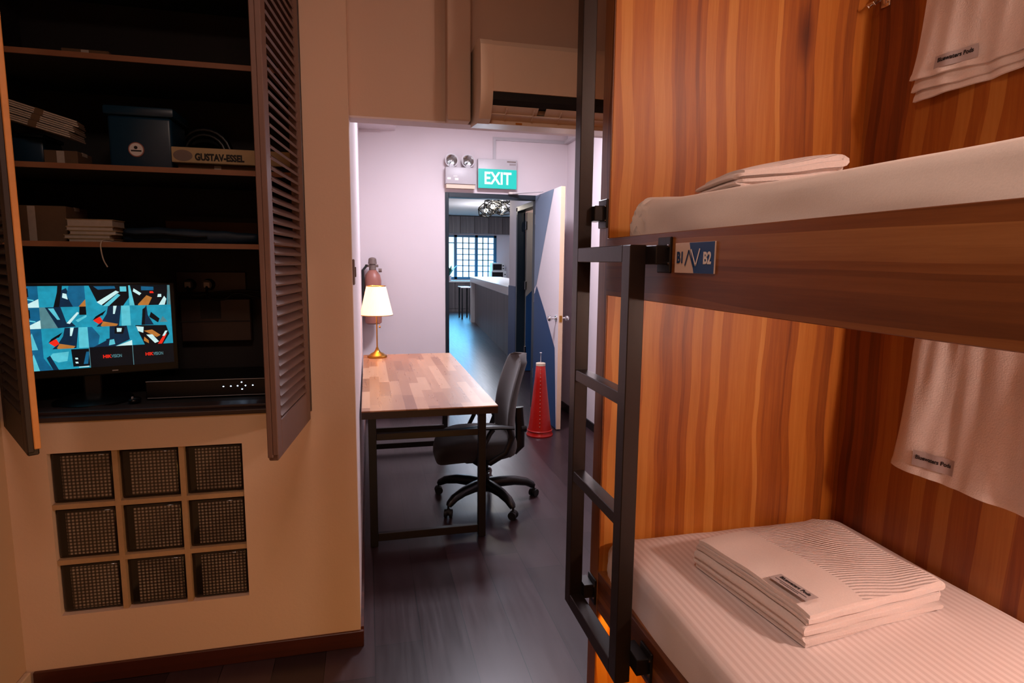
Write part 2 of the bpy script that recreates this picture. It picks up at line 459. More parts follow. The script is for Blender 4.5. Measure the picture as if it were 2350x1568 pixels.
# door_1: entry door, frame and open leaf
d1 = bpy.data.objects.new('door_1', None); COL.objects.link(d1); d1.location = (DX1, YF, 0); d1['kind'] = 'structure'
bm = B()
box(bm, DX0-.036, DX0, YF-.012, YF+.112, 0, DZ+.046, 0, None, .002, 1); box(bm, DX1, DX1+.036, YF-.012, YF+.112, 0, DZ+.046, 0, None, .002, 1)
box(bm, DX0, DX1, YF-.012, YF+.112, DZ, DZ+.046, 0, None, .002, 1)
fin('door_frame', bm, 'frame_blue', d1)
LY0, LY1, LX = 5.20, 6.03, 1.69
bm = B(); box(bm, LX, LX+.042, LY0, LY1, .012, 2.235)
dl = fin('door_leaf', bm, 'door_white', d1)
bm = B(); box(bm, LX+.001, LX+.041, LY0-.003, LY0, .012, 2.235); fin('edge_strip', bm, 'door_edge', dl)
def flatpoly(name, pts, mat, parent):
    bm = B(); f = quad(bm, pts); r = bmesh.ops.extrude_face_region(bm, geom=[f])
    return fin(name, bm, mat, parent)
bm = B()
quad(bm, [(LX-.0012, y, z) for y, z in ((6.03, 2.235), (5.40, 2.235), (5.945, 1.335), (6.03, 1.285))])
fin('painted_panel', bm, 'door_slate', dl)
bm = B()
quad(bm, [(LX-.0012, y, z) for y, z in ((6.03, 1.235), (6.0, 1.25), (5.935, 1.325), (5.623, 1.077), (5.291, .769), (5.215, .012), (6.03, .012))])
fin('painted_panel', bm, 'door_blue', dl)
bm = B()
for sx in (-1, 1):
    bx = LX if sx < 0 else LX+.042
    cyl(bm, (bx, 5.265, 1.05), (bx+sx*.008, 5.265, 1.05), .03, .026, 20)
    cyl(bm, (bx+sx*.008, 5.265, 1.05), (bx+sx*.045, 5.265, 1.05), .009, .012, 14)
    sphere(bm, (bx+sx*.062, 5.265, 1.05), .027, (.8, 1, 1), 0, 18)
fin('door_knob', bm, 'chrome', dl, 50)
bm = B(); box(bm, LX+.009, LX+.034, LY0-.006, LY0-.003, 1.02, 1.08); fin('latch_plate', bm, 'brass', dl)
bm = B()
for z in (.35, 1.15, 1.95): cyl(bm, (DX1-.005, YF-.014, z), (DX1-.005, YF-.014, z+.1), .008, n=12)
fin('hinge', bm, 'chrome', d1, 40)
# door closer arm above the frame
dc = thing('door_closer', 'small white door closer arm fixed over the dark door frame', 'door closer', (1.44, YF-.02, DZ+.05))
bm = B(); bar(bm, (1.44, YF-.055, DZ+.05), (1.70, 5.80, DZ+.058), .022, .008); fin('arm', bm, 'grey_plastic', dc)
bm = B(); box(bm, 1.40, 1.50, YF-.06, YF-.012, DZ+.044, DZ+.066, 0, None, .004, 1); fin('housing', bm, 'white_plastic', dc)

# conduit on far wall
tr = thing('cable_trunking', 'thin white cable trunking bent across the corridor far wall', 'trunking', (1.26, YF, 2.56))
bm = B(); box(bm, 1.245, 1.272, YF-.014, YF, 2.575, 2.795); box(bm, 1.272, 2.0, YF-.014, YF, 2.765, 2.795)
fin('wall_run', bm, 'grey_plastic', tr)
bm = B(); box(bm, 1.985, 2.028, 5.2, YF-.014, 2.765, 2.795); fin('side_run', bm, 'grey_plastic', tr)

# ------------------------------------------------------------------ kitchen beyond the door
bm = B(); box(bm, 2.08, 2.18, YF+.1, 7.35, 0, 3.1); box(bm, 2.08, 2.18, 8.36, 8.83, 0, 3.1); box(bm, 2.08, 2.18, 7.35, 8.36, 2.33, 3.1)
bmesh.ops.remove_doubles(bm, verts=bm.verts, dist=.0005)
struct('wall_kitchen_passage', bm, 'wall_white')
bm = B(); box(bm, 2.07, 2.1805, 8.40, 8.835, 0, 1.22); struct('trim_3', bm, 'door_blue')
bm = B(); box(bm, 2.066, 2.186, 8.30, 8.37, 0, 2.33, 0, None, .003, 1); box(bm, 2.066, 2.186, 7.34, 7.41, 0, 2.33, 0, None, .003, 1); box(bm, 2.066, 2.186, 7.34, 8.37, 2.27, 2.34, 0, None, .003, 1)
d2 = bpy.data.objects.new('door_2', None); COL.objects.link(d2); d2.location = (2.2, 8.3, 0); d2['kind'] = 'structure'
fin('door_frame', bm, 'frame_blue', d2)
bm = B(); box(bm, 2.192, 3.04, 8.255, 8.295, .01, 2.26); dl2 = fin('door_leaf', bm, 'grey_door', d2)
bm = B(); quad(bm, [(x, 8.2535, z) for x, z in ((2.192, .01), (3.04, .01), (3.04, 1.25), (2.32, 1.21), (2.192, 1.08))]); fin('painted_panel', bm, 'door_blue', dl2)
bm = B()
for z in (.25, 1.18, 2.02): box(bm, 2.172, 2.20, 8.245, 8.29, z, z+.12, 0, None, .003, 1)
fin('hinge', bm, 'chrome', d2)
bm = B(); box(bm, .2, .3, YF+.1, 20, 0, 3.1); struct('wall_kitchen_left', bm, 'wall_white')
bm = B(); box(bm, 7.5, 7.6, 8.83, 20, 0, 3.1); struct('wall_kitchen_right', bm, 'wall_white')
bm = B(); box(bm, 2.181, 7.6, 8.76, 8.86, 0, 3.1); box(bm, 3.2, 3.3, 6.1, 8.76, 0, 3.1); struct('wall_side_room', bm, 'wall_white')
# side wall just right of the ovens
YK = 19.6
bm = B(); box(bm, .2, 7.6, YF+.1, YK+.1, 3.05, 3.15); struct('ceiling_kitchen', bm, 'ceiling')
K = YK/15.5
def kz(z): return 1.55+(z-1.55)*K
WX0, WX1, WZ0, WZ1 = 2.05*K-.9, 3.29*K, kz(1.13), kz(2.26)
bm = B(); box(bm, .2, WX0, YK, YK+.1, 0, 3.1); box(bm, WX1, 7.6, YK, YK+.1, 0, 3.1); box(bm, WX0, WX1, YK, YK+.1, 0, WZ0); box(bm, WX0, WX1, YK, YK+.1, WZ1, 3.1)
bmesh.ops.remove_doubles(bm, verts=bm.verts, dist=.0005)
struct('wall_kitchen_back', bm, 'wall_white')
bm = B(); box(bm, WX0-1, WX1+1, YK+.5, YK+.55, 0, 3.5); struct('wall_daylight', bm, 'daylight')
# window_2 with grilles: one wide pane then two gridded casements
w2 = bpy.data.objects.new('window_2', None); COL.objects.link(w2); w2.location = ((WX0+WX1)/2, YK, WZ0); w2['kind'] = 'structure'
bm = B(); fw = .07
box(bm, WX0, WX1, YK-.03, YK+.08, WZ0, WZ0+fw); box(bm, WX0, WX1, YK-.03, YK+.08, WZ1-fw, WZ1)
cols_x = [WX0, 1.8, 2.86, 3.46, 4.05]
cols = [WX0+.035, 2.81, 3.50, WX1-.035]
for x in cols: box(bm, x-.045, x+.045, YK-.03, YK+.08, WZ0, WZ1)
fin('window_frame', bm, 'win_blue', w2)
bm = B()
for a, b in ((2.855, 3.455), (3.545, WX1-.08)):
    for k in range(1, 3): x = a+(b-a)*k/3; box(bm, x-.016, x+.016, YK+.02, YK+.045, WZ0+fw, WZ1-fw)
    for k in range(1, 7): z = WZ0+fw+(WZ1-WZ0-2*fw)*k/7; box(bm, a, b, YK+.02, YK+.045, z-.012, z+.012)
box(bm, WX0+.08, 2.765, YK+.02, YK+.045, WZ1-.27, WZ1-.24)
fin('window_grille', bm, 'win_blue', w2)
bm = B(); box(bm, WX0+.03, WX1-.03, YK+.055, YK+.06, WZ0+.03, WZ1-.03); fin('pane', bm, 'glass', w2)
# upper cabinets
cz0, cz1 = kz(2.29), kz(2.72)
p = None
for i in range(7):
    x = 2.0+i*.46
    c = thing('wall_cabinet', 'grey brown kitchen wall cabinet in the row over the far window', 'cabinet', (x, YK-.2, cz0), 'kitchen wall cabinets over the window') if p is None else None
    if p is None:
        bm = B(); box(bm, x+.003, x+.457, YK-.33, YK-.002, cz0, cz1); fin('carcass', bm, 'grey_wood', c)
        bm = B(); box(bm, x+.006, x+.454, YK-.35, YK-.33, cz0+.005, cz1-.005, 0, None, .003, 1); fin('cabinet_door', bm, 'grey_wood', c)
        p = c
    else: dup(p, (x, YK-.2, cz0))
# base cabinets under the window
ct = kz(1.10); p = None
for i in range(5):
    x = 1.6+i*.55
    if p is None:
        c = thing('base_cabinet', 'grey brown base cabinet in the row beneath the far window', 'cabinet', (x, 19.0, 0), 'kitchen base cabinets under the window')
        bm = B(); box(bm, x+.003, x+.547, 18.98, YK-.002, 0.0, ct-.05); fin('carcass', bm, 'grey_wood', c)
        bm = B(); box(bm, x+.008, x+.542, 18.96, 18.98, .1, ct-.06, 0, None, .003, 1); fin('cabinet_door', bm, 'grey_wood', c)
        p = c
    else: dup(p, (x, 19.0, 0))
bm = B(); box(bm, 1.6, 4.9, 18.93, YK-.002, ct-.048, ct, 0, None, .004, 1)
fin('kitchen_worktop', bm, 'stone_white', label='white stone worktop running beneath the barred kitchen window', cat='worktop')
# bar counter, waterfall end
bt = 1.19
th = math.atan2(2.73-2.27, 15.5-9.6)
bmat = Matrix.Translation((2.25, 9.15, 0)) @ Matrix.Rotation(-th, 4, 'Z')
c = thing('bar_counter', 'long white topped bar counter with grey panelled front in the kitchen', 'counter', (2.25, 9.15, 0))
bm = B(); box(bm, -.02, .62, 0, 6.45, .0, bt-.14, 0, bmat); fin('front_panel', bm, 'grey_wood', c)
bm = B(); box(bm, -.12, .70, 0, 6.6, bt-.14, bt, 0, bmat, .006, 1); fin('counter_top', bm, 'stone_white', c)
bm = B(); box(bm, -.12, .05, 6.3, 6.6, .0, bt-.14, 0, bmat); fin('end_panel', bm, 'stone_white', c)
# small side table in the kitchen
c = thing('side_table', 'small white topped side table standing left of the bar counter', 'table', (2.65, 16.6, 0))
bm = B(); box(bm, 2.50, 2.80, 16.4, 17.0, .86, .89, 0, None, .005, 1); fin('table_top', bm, 'stone_white', c)
for sx in (2.54, 2.76):
    for sy in (16.43, 16.97):
        bm = B(); box(bm, sx-.02, sx+.02, sy-.02, sy+.02, 0, .86); fin('leg', bm, 'black_metal', c)
# ovens stacked on the worktop
def oven(x0, x1, z0, z1, label, drk):
    c = thing('microwave_oven', label, 'oven', ((x0+x1)/2, 19.2, z0))
    bm = B(); box(bm, x0, x1, 19.02, 19.42, z0, z1, 0, None, .01, 2); fin('body', bm, 'steel_box', c)
    bm = B(); box(bm, x0+.02, x0+(x1-x0)*.76, 19.005, 19.02, z0+.03, z1-.04, 0, None, .004, 1); fin('oven_door', bm, 'dark_glass', c)
    bm = B(); box(bm, x0+(x1-x0)*.74, x0+(x1-x0)*.76, 18.985, 19.0, z0+.05, z1-.06); fin('handle', bm, 'chrome', c)
    for k in range(2):
        bm = B(); cyl(bm, (x1-.05, 19.03, z0+(z1-z0)*(.3+.35*k)), (x1-.05, 19.0, z0+(z1-z0)*(.3+.35*k)), .02, n=14); fin('dial', bm, 'black', c, 40)
ox = lambda v: v*19.05/15.5
oven(ox(3.17), ox(3.57), ct+.001, ct+.32, 'larger white microwave oven standing on the kitchen worktop', 1)
oven(ox(3.19), ox(3.52), ct+.322, ct+.58, 'smaller white oven stacked upon the other oven', 1)
# plant
c = thing('potted_plant', 'small leafy green plant in a pale pot on the kitchen windowsill', 'plant', (2.52, 19.1, ct))
bm = B(); r = lathe(bm, (2.54, 19.15, ct+.001), [(.055, 0), (.08, .16), (.07, .16), (.06, .14)], 20); cap(bm, r[0], 0, True); cap(bm, r[-1]); fin('plant_pot', bm, 'pot', c, 40)
bm = B()
for k in range(16):
    a = k*2.4; e = .45+.5*random.random(); L = .26+.16*random.random(); pts = []
    base = Vector((2.54, 19.15, ct+.15)); d = Vector((cos(a), sin(a), 0))
    prevs = None
    for i in range(6):
        t = i/5; pnt = base+d*(L*t*e)+Vector((0, 0, L*(t-.45*t*t*e)*1.3)); w = .035*sin(pi*min(1, t*.9+.1)); s = d.cross(Vector((0, 0, 1)))*w
        a1, a2 = bm.verts.new(pnt+s), bm.verts.new(pnt-s)
        if prevs: bm.faces.new((prevs[0], a1, a2, prevs[1]))
        prevs = (a1, a2)
fin('foliage', bm, 'leaf', c)
# chandelier: black wire cage of triangles with bulbs
c = thing('cage_chandelier', 'black faceted wire chandelier with lit clear bulbs hanging in the kitchen', 'chandelier', (2.02, 9.6, 3.05))
def cage(cx, cy, cz, s):
    vs = bmesh.new(); bmesh.ops.create_icosphere(vs, subdivisions=1, radius=s, matrix=Matrix.Translation((cx, cy, cz)) @ Matrix.Rotation(cx*9, 4, 'X') @ Matrix.Diagonal((1.25, 1, .8, 1)))
    bm = B()
    for e in vs.edges:
        if (e.index % 3) != 2 or True: tube(bm, [e.verts[0].co, e.verts[1].co], .008, 5)
    vs.free(); return bm
for i, (dx, dy, dz, s) in enumerate(((-.08, 0, -.60, .14), (.09, .08, -.62, .15), (.04, -.1, -.48, .14), (-.18, .05, -.66, .12))):
    o = fin('wire_cage', cage(2.06+dx, 9.6+dy, 3.05+dz, s), 'black', c)
    bm = B(); sphere(bm, (2.06+dx, 9.6+dy, 3.05+dz), .032, (1, 1, 1.15)); fin('bulb', bm, 'grid_bulb', o, 60)
bm = B(); cyl(bm, (2.06, 9.6, 3.05), (2.06, 9.6, 2.5), .008, n=8); cyl(bm, (2.06, 9.6, 3.05), (2.06, 9.6, 3.02), .08, n=24); fin('hanging_rod', bm, 'black', c)

# ------------------------------------------------------------------ wall cabinet with shutters
cab = thing('built_in_cabinet', 'dark built-in wall cabinet of shelves with open louvred shutters', 'cabinet', (-.71, YW, OZ0))
IX0, IX1 = -1.30, -.225
bm = B()
box(bm, IX0-.02, IX0, YW+T, CB, OZ0, OZ1); box(bm, IX1, IX1+.02, YW+T+.001, CB, OZ0, OZ1)
box(bm, IX0-.02, IX1+.02, CB, CB+.02, OZ0, OZ1); box(bm, IX0, IX1, YW+T, CB, OZ1-.02, OZ1); box(bm, IX0, IX1, YW+T+.001, CB, OZ0-.02, OZ0+.0)
fin('carcass', bm, 'cab_in', cab)
bm = B()
box(bm, OX0+.001, OX1-.001, YW-.008, YW+T, OZ0+.001, OZ0+.020, 0, None, .004, 2)
box(bm, OX0+.001, OX1-.001, YW+.025, YW+T, OZ0+.02, OZ0+.032, 0, None, .003, 2)
box(bm, OX1-.022, OX1-.001, YW-.010, YW+T, OZ0, OZ1, 0, None, .004, 2)
box(bm, OX0+.001, OX0+.022, YW-.010, YW+T, OZ0, OZ1, 0, None, .004, 2)
fin('cabinet_frame', bm, 'cab_frame', cab)
for z in (1.592, 1.852, 2.212, 2.56):
    bm = B(); box(bm, IX0+.001, IX1-.001, YW+.034, CB-.001, z, z+.016, 0); box(bm, OX0+.022, IX1-.001, YW+.028, YW+.034, z-.001, z+.017, 1)
    fin('shelf', bm, ['cab_in', 'shelf'], cab)
def shutter(hx, hy, ang, z0, z1, w, side):
    """louvred leaf built along +x from the hinge, then swung"""
    m = Matrix.Translation((hx, hy, 0)) @ Matrix.Rotation(ang, 4, 'Z')
    bm = B(); t = .028; s = .062
    box(bm, 0, s, -t/2, t/2, z0, z1, 0, m, .003, 1); box(bm, w-s, w-.012, -t/2, t/2, z0, z1, 0, m, .003, 1)
    box(bm, w-.012, w, -t/2, .001, z0+.012, z1, 0, m, .002, 1); box(bm, w-.012, w+.001, .001, t/2+.003, z0+.02, z1, 1, m, .002, 1)
    box(bm, s, w-s, -t/2, t/2, z0, z0+.115, 0, m, .003, 1); box(bm, s, w-s, -t/2, t/2, z1-.09, z1, 0, m, .003, 1)
    z = z0+.135
    while z < z1-.095:
        mm = m @ Matrix.Translation((0, 0, z)) @ Matrix.Rotation(radians(-38*side), 4, 'X')
        box(bm, s-.004, w-s+.004, -.019, .019, -.0035, .0035, 0, mm)
        z += .0305
    return fin('louvred_shutter', bm, ['shutter_shaded', 'edge_lit'] if side < 0 else ['shutter', 'shutter'], cab)
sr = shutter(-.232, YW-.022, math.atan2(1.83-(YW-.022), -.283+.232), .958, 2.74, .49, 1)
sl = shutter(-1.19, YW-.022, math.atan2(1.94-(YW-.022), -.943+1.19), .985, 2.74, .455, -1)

# monitor --------------------------------------------------------------
def monitor():
    A = Vector((-1.273, 2.425, 0)); Bv = Vector((-.752, 2.60, 0)); u = (Bv-A).normalized(); W = (Bv-A).length
    c = thing('security_monitor', 'black monitor showing a grid of blue camera views on the cabinet floor', 'monitor', (-1.0, 2.53, 1.02))
    zb, zt = 1.147, 1.452
    m = axes(A, u, (0, 0, 1))         # local x along, y up, z toward the viewer
    bm = B(); box(bm, -.014, W+.016, zb-.032, zt+.012, -.04, -.003, 0, m, .005, 2); fin('bezel', bm, 'black', c)
    bm = B()
    mats = ['scr_teal', 'scr_blue', 'scr_lite', 'scr_dark', 'scr_navy', 'scr_white', 'scr_orange', 'scr_red', 'scr_grey']
    for n_, col, st, v in (('scr_teal', '#1f9fbd', .85, .35), ('scr_blue', '#136f9c', .7, .4), ('scr_lite', '#5cc7d8', .95, .25), ('scr_dark', '#04121d', .5, .5), ('scr_navy', '#0a3352', .6, .5), ('scr_white', '#c9f1f2', 1., .2), ('scr_orange', '#c9803a', .8, .3), ('scr_red', '#ee2a1a', 1., .1), ('scr_grey', '#5d8f97', .8, .4)):
        if n_ not in M: M[n_] = emit('screen '+n_[4:], col, st, v)
    cw = (W-.004)/4; chh = (zt-zb)/4
    def P(cx, cy, pts, mi, lift):
        ox_, oz_ = .002+cx*cw, zt-(cy+1)*chh
        f = bm.faces.new([bm.verts.new(m @ Vector((ox_+a*(cw), oz_+b*chh, lift))) for a, b in pts]); f.material_index = mi
    views = {
     'a': [([(0, 0), (.30, 0), (.62, 1), (0, 1)], 0), ([(.30, 0), (.45, 0), (.52, 1), (.42, 1), (.4, .7)], 3), ([(.42, 0), (.8, 0), (.68, .5), (.6, .9), (.5, .8)], 4), ([(.72, .0), (1, 0), (1, 1), (.66, 1), (.6, .55)], 1), ([(.84, .0), (1, 0), (1, .35)], 6), ([(.5, .45), (.62, .35), (.6, .62), (.52, .66)], 5)],
     'b': [([(0, 0), (.25, 0), (.1, 1), (0, 1)], 0), ([(.1, 1), (.25, .25), (.4, 0), (.85, 0), (1, .4), (1, 1)], 3), ([(.25, .2), (.7, .75), (.78, .68), (.35, .05)], 5), ([(.38, 0), (.74, .6), (.8, .52), (.52, 0)], 2), ([(.3, .8), (.7, .85), (.68, .97), (.2, .97)], 1), ([(.8, .7), (.95, .7), (.95, .95), (.8, .95)], 2), ([(.9, 0), (1, 0), (1, .35)], 0)],
     'c': [([(0, 0), (.12, 0), (.04, 1), (0, 1)], 2), ([(.12, 0), (.9, 0), (.95, 1), (.04, 1)], 3), ([(.2, .05), (.42, .5), (.55, .38), (.45, 0), (.2, 0)], 6), ([(.1, .7), (.25, .5), (.3, .6), (.12, .85)], 5), ([(.3, .75), (.6, .75), (.6, .92), (.3, .95)], 1), ([(.7, .0), (.85, .45), (.9, .3), (.85, 0)], 5), ([(.5, .6), (.6, .6), (.58, .7), (.5, .7)], 7), ([(.68, .4), (.78, .4), (.78, .55), (.7, .55)], 5), ([(.92, 0), (1, 0), (1, 1), (.94, 1)], 8)],
     'd': [([(0, 0), (.4, 0), (.12, 1), (0, 1)], 8), ([(.12, 1), (.36, 0), (.75, .05), (.6, .4), (.5, 1)], 4), ([(.18, .95), (.3, .95), (.42, .4), (.36, .4)], 2), ([(.45, 1), (.55, .25), (.75, .5), (.8, 1)], 0), ([(.55, .22), (.8, .75), (.84, .7), (.62, .18)], 5), ([(.75, .35), (1, .6), (1, .5), (.8, .25)], 2), ([(.84, .6), (1, .6), (1, 1), (.86, 1)], 3)],
     'e': [([(0, 0), (.2, 0), (.26, 1), (0, 1)], 0), ([(.2, 0), (.35, .3), (.45, .6), (.5, 1), (.8, 1), (.72, 0)], 4), ([(.14, .3), (.26, .12), (.36, .25), (.3, .48), (.2, .42)], 7), ([(.3, .05), (.36, .25), (.7, .1), (.66, 0), (.32, 0)], 6), ([(.12, .3), (.2, .5), (.36, .55), (.45, .8), (.3, .5)], 3), ([(.62, 1), (.7, 1), (.64, .6), (.6, .6)], 5), ([(.78, 0), (1, 0), (1, 1), (.8, 1)], 2)],
     'f': [([(0, 0), (.25, 0), (.36, 1), (0, 1)], 0), ([(.25, 0), (.3, .7), (.4, 1), (.42, .5), (.55, 0)], 4), ([(.26, 0), (.33, 0), (.38, .9), (.3, .8)], 3), ([(.5, .65), (.7, .3), (.66, .1), (.45, .4)], 3), ([(.55, .95), (1, .95), (1, .1), (.72, .3)], 0), ([(.7, .12), (.78, .42), (.9, .12)], 8)],
     'g': [([(0, 0), (.2, 0), (.26, .55), (.1, 1), (0, 1)], 1), ([(.1, 0), (.4, .3), (.38, 1), (.9, 1), (.95, .3), (.6, 0)], 4), ([(.62, .98), (.85, .92), (.8, .6), (.6, .62)], 3), ([(.66, .9), (.78, .88), (.76, .7), (.66, .7)], 5), ([(.35, 1), (.5, 1), (.48, .4), (.36, .35)], 0), ([(.62, 0), (1, .26), (1, 0)], 5), ([(.45, .05), (.6, .1), (.58, .35), (.48, .32)], 2)],
     'h': [([(0, 0), (.3, 0), (.1, 1), (0, 1)], 0), ([(.1, 1), (.3, 0), (.75, 0), (.92, .5), (.85, .95)], 3), ([(.12, .95), (.3, .9), (.28, .6), (.16, .7)], 5), ([(.3, .7), (.5, .75), (.7, .45), (.6, .35)], 6), ([(.35, .5), (.5, .5), (.65, .12), (.55, .05)], 5), ([(.62, 0), (.72, 0), (.86, .5), (.8, .5)], 7), ([(.4, .2), (.3, .4), (.28, .2), (.4, .05)], 6), ([(.74, .4), (.8, .4), (.88, .66), (.82, .66)], 5)],
     'i': [([(0, 0), (.18, 0), (.0, .6)], 1), ([(.1, .6), (.2, .8), (.55, .85), (.5, .4), (.3, .35)], 2), ([(.06, .6), (.18, 0), (.3, 0), (.14, .7)], 4), ([(.3, 0), (.35, .35), (.6, .4), (.66, 0)], 0), ([(.6, .95), (.62, .1), (1, .1), (1, .95)], 3), ([(.68, .45), (.74, .45), (.73, .53), (.67, .53)], 5), ([(.68, .25), (.74, .25), (.73, .33), (.67, .33)], 5), ([(.85, .2), (.93, .8), (1, .8), (.95, .2)], 1), ([(.74, .05), (.97, .05), (.97, .1), (.74, .08)], 5)],
     'x': [([(0, 0), (1, 0), (1, 1), (0, 1)], 1), ([(0, .2), (.8, .5), (.8, .9), (0, .7)], 3), ([(0, .7), (.9, .3), (.9, .36), (0, .76)], 2), ([(.6, 0), (1, 0), (1, .4)], 5)],
     'y': [([(0, 0), (1, 0), (1, 1), (0, 1)], 1), ([(0, 0), (.5, 0), (.3, 1), (0, 1)], 4), ([(.55, 0), (.9, 0), (.8, .8)], 2)]}
    grid = [['x', 'a', 'b', 'c'], ['x', 'd', 'e', 'f'], ['y', 'e', 'g', 'h'], ['y', 'i', '-', '-']]
    for cy, row in enumerate(grid):
        for cx, k in enumerate(row):
            P(cx, cy, [(0, 0), (1, 0), (1, 1), (0, 1)], 0 if k != '-' else 3, 0)
            if k != '-':
                for q, (pts, mi) in enumerate(views[k]): P(cx, cy, pts, mi, .0003+.00008*q)
    for cx in (2, 3):
        ox_ = .002+cx*cw
        f = bm.faces.new([bm.verts.new(m @ Vector(v)) for v in ((ox_-.001, zb, .0012), (ox_+.001, zb, .0012), (ox_+.001, zb+chh, .0012), (ox_-.001, zb+chh, .0012))]); f.material_index = 8
    sc = bpy.data.meshes.new('screen'); 
    s = fin('screen', bm, mats, c)
    for cx in (2, 3):
        cxm = .002+(cx+.5)*cw; zz = zb+chh*.5
        text('lettering', 'HIK', .017, m @ Matrix.Translation((cxm-.028, zz, .0015)), 'scr_red', s, .0002, 'LEFT', .95, bold=.0006)
        text('lettering', 'VISION', .017, m @ Matrix.Translation((cxm-.001, zz, .0015)), 'scr_grey', s, .0002, 'LEFT', .62, bold=.0003)
    bm = B(); box(bm, W*.5-.03, W*.5+.03, 1.03, zb+.03, -.07, -.041, 0, m, .006, 2); fin('stand_neck', bm, 'black', c)
    bm = B(); p0 = m @ Vector((W*.5, 0, -.035))
    r = lathe(bm, (p0.x, p0.y, 1.0), [(.13, .012), (.13, .02), (.10, .032), (.03, .037)], 36); cap(bm, r[0], 0, True); cap(bm, r[-1])
    fin('stand_base', bm, 'black', c, 40)
    bm = B(); box(bm, W*.62, W*.655, zb-.019, zb-.015, -.003, -.002, 0, m); fin('badge', bm, 'grey_plastic', c)
monitor()
# shelf board at the cabinet floor that carries monitor and recorder
bm = B(); box(bm, IX0+.002, IX1-.002, YW+.102, CB-.002, OZ0+.001, 1.0115, 0); fin('base_shelf', bm, 'cab_in', cab)
# video recorder
c = thing('video_recorder', 'flat black video recorder with pale blue lights beside the monitor', 'recorder', (-.62, 2.62, 1.012))
bm = B(); box(bm, -.835, -.36, 2.515, 2.80, 1.018, 1.086, 0, None, .003, 1); box(bm, -.80, -.76, 2.53, 2.57, 1.012, 1.018); box(bm, -.44, -.40, 2.53, 2.57, 1.012, 1.018); box(bm, -.80, -.76, 2.74, 2.78, 1.012, 1.018); box(bm, -.44, -.40, 2.74, 2.78, 1.012, 1.018)
rec = fin('casing', bm, 'black', c)
bm = B(); box(bm, -.833, -.362, 2.513, 2.5152, 1.0845, 1.0865); box(bm, -.83, -.365, 2.5125, 2.515, 1.0205, 1.022); fin('trim_line', bm, 'grey_plastic', rec)
for dx, dz in ((-.560, 1.057), (-.533, 1.0575), (-.508, 1.058), (-.493, 1.072), (-.492, 1.044), (-.479, 1.058), (-.452, 1.0585)):
    bm = B(); sphere(bm, (dx, 2.5145, dz), .0020, (1.3, .6, 1), 0, 10); fin('indicator_light', bm, 'led', rec, 60)
c = thing('computer_mouse', 'small black computer mouse lying before the recorder', 'mouse', (-.86, 2.455, 1.005))
bm = B(); sphere(bm, (-.862, 2.478, 1.0125+.012), .03, (.7, 1.0, .42)); fin('mouse_body', bm, 'black', c, 60)
bm = B(); cyl(bm, (-.864, 2.458, 1.036), (-.860, 2.458, 1.036), .006, n=12); fin('scroll_wheel', bm, 'grey_plastic', c)
# sockets & plugs & cables on the cabinet back
c = thing('wall_socket', 'double wall socket in the dark cabinet above the recorder', 'socket', (-.63, CB, 1.45))
bm = B(); box(bm, -.80, -.52, CB-.012, CB, 1.41, 1.50, 0, None, .003, 1); fin('socket_plate', bm, 'cab_frame', c)
for x in (-.745, -.67):
    k = thing('power_plug', 'black power plug pushed into the '+('left' if x < -.7 else 'right')+' side of the double socket', 'plug', (x, CB-.012, 1.45))
    bm = B(); cyl(bm, (x, CB-.012, 1.445), (x, CB-.05, 1.445), .026, .02, 18); fin('plug_body', bm, 'black', k, 40)
    bm = B(); box(bm, x-.012, x+.012, CB-.054, CB-.049, 1.433, 1.457, 0, None, .002, 1); fin('plug_grip', bm, 'grey_plastic', k)
def cable(pts, label, r=.0045, mat='black_soft', name='power_cable', cat='cable'):
    P = [Vector(p) for p in pts]; out = []
    for i in range(len(P)-1):
        p0, p1, p2, p3 = P[max(i-1, 0)], P[i], P[i+1], P[min(i+2, len(P)-1)]
        for k in range(6):
            t = k/6; out.append(.5*((2*p1)+(-p0+p2)*t+(2*p0-5*p1+4*p2-p3)*t*t+(-p0+3*p1-3*p2+p3)*t**3))
    out.append(P[-1]); bm = B(); tube(bm, out, r, 8); return fin(name, bm, mat, label=label, cat=cat, smooth=60)
cable([(-.745, CB-.055, 1.437), (-.72, CB-.07, 1.40), (-.62, CB-.06, 1.415), (-.50, CB-.05, 1.42), (-.40, CB-.05, 1.405), (-.28, CB-.05, 1.40)], 'black cable looping from left plug along the cabinet back')
cable([(-.67, CB-.055, 1.437), (-.655, CB-.09, 1.395), (-.60, CB-.08, 1.385), (-.55, CB-.07, 1.41), (-.46, CB-.06, 1.39), (-.33, CB-.05, 1.37)], 'black cable drooping in a low bow from right plug')
# box behind on the back wall (dim junction boxes)
c = thing('junction_box', 'pale dim cable junction box on the cabinet back under the socket', 'box', (-.66, CB, 1.25))
bm = B(); box(bm, -.78, -.50, CB-.05, CB, 1.20, 1.385, 0, None, .004, 1); fin('casing', bm, 'cab_frame', c)
bm = B(); box(bm, -.70, -.62, CB-.054, CB-.05, 1.30, 1.38); box(bm, -.78, -.50, CB-.053, CB-.05, 1.285, 1.29); fin('cover_plate', bm, 'cab_in', c)

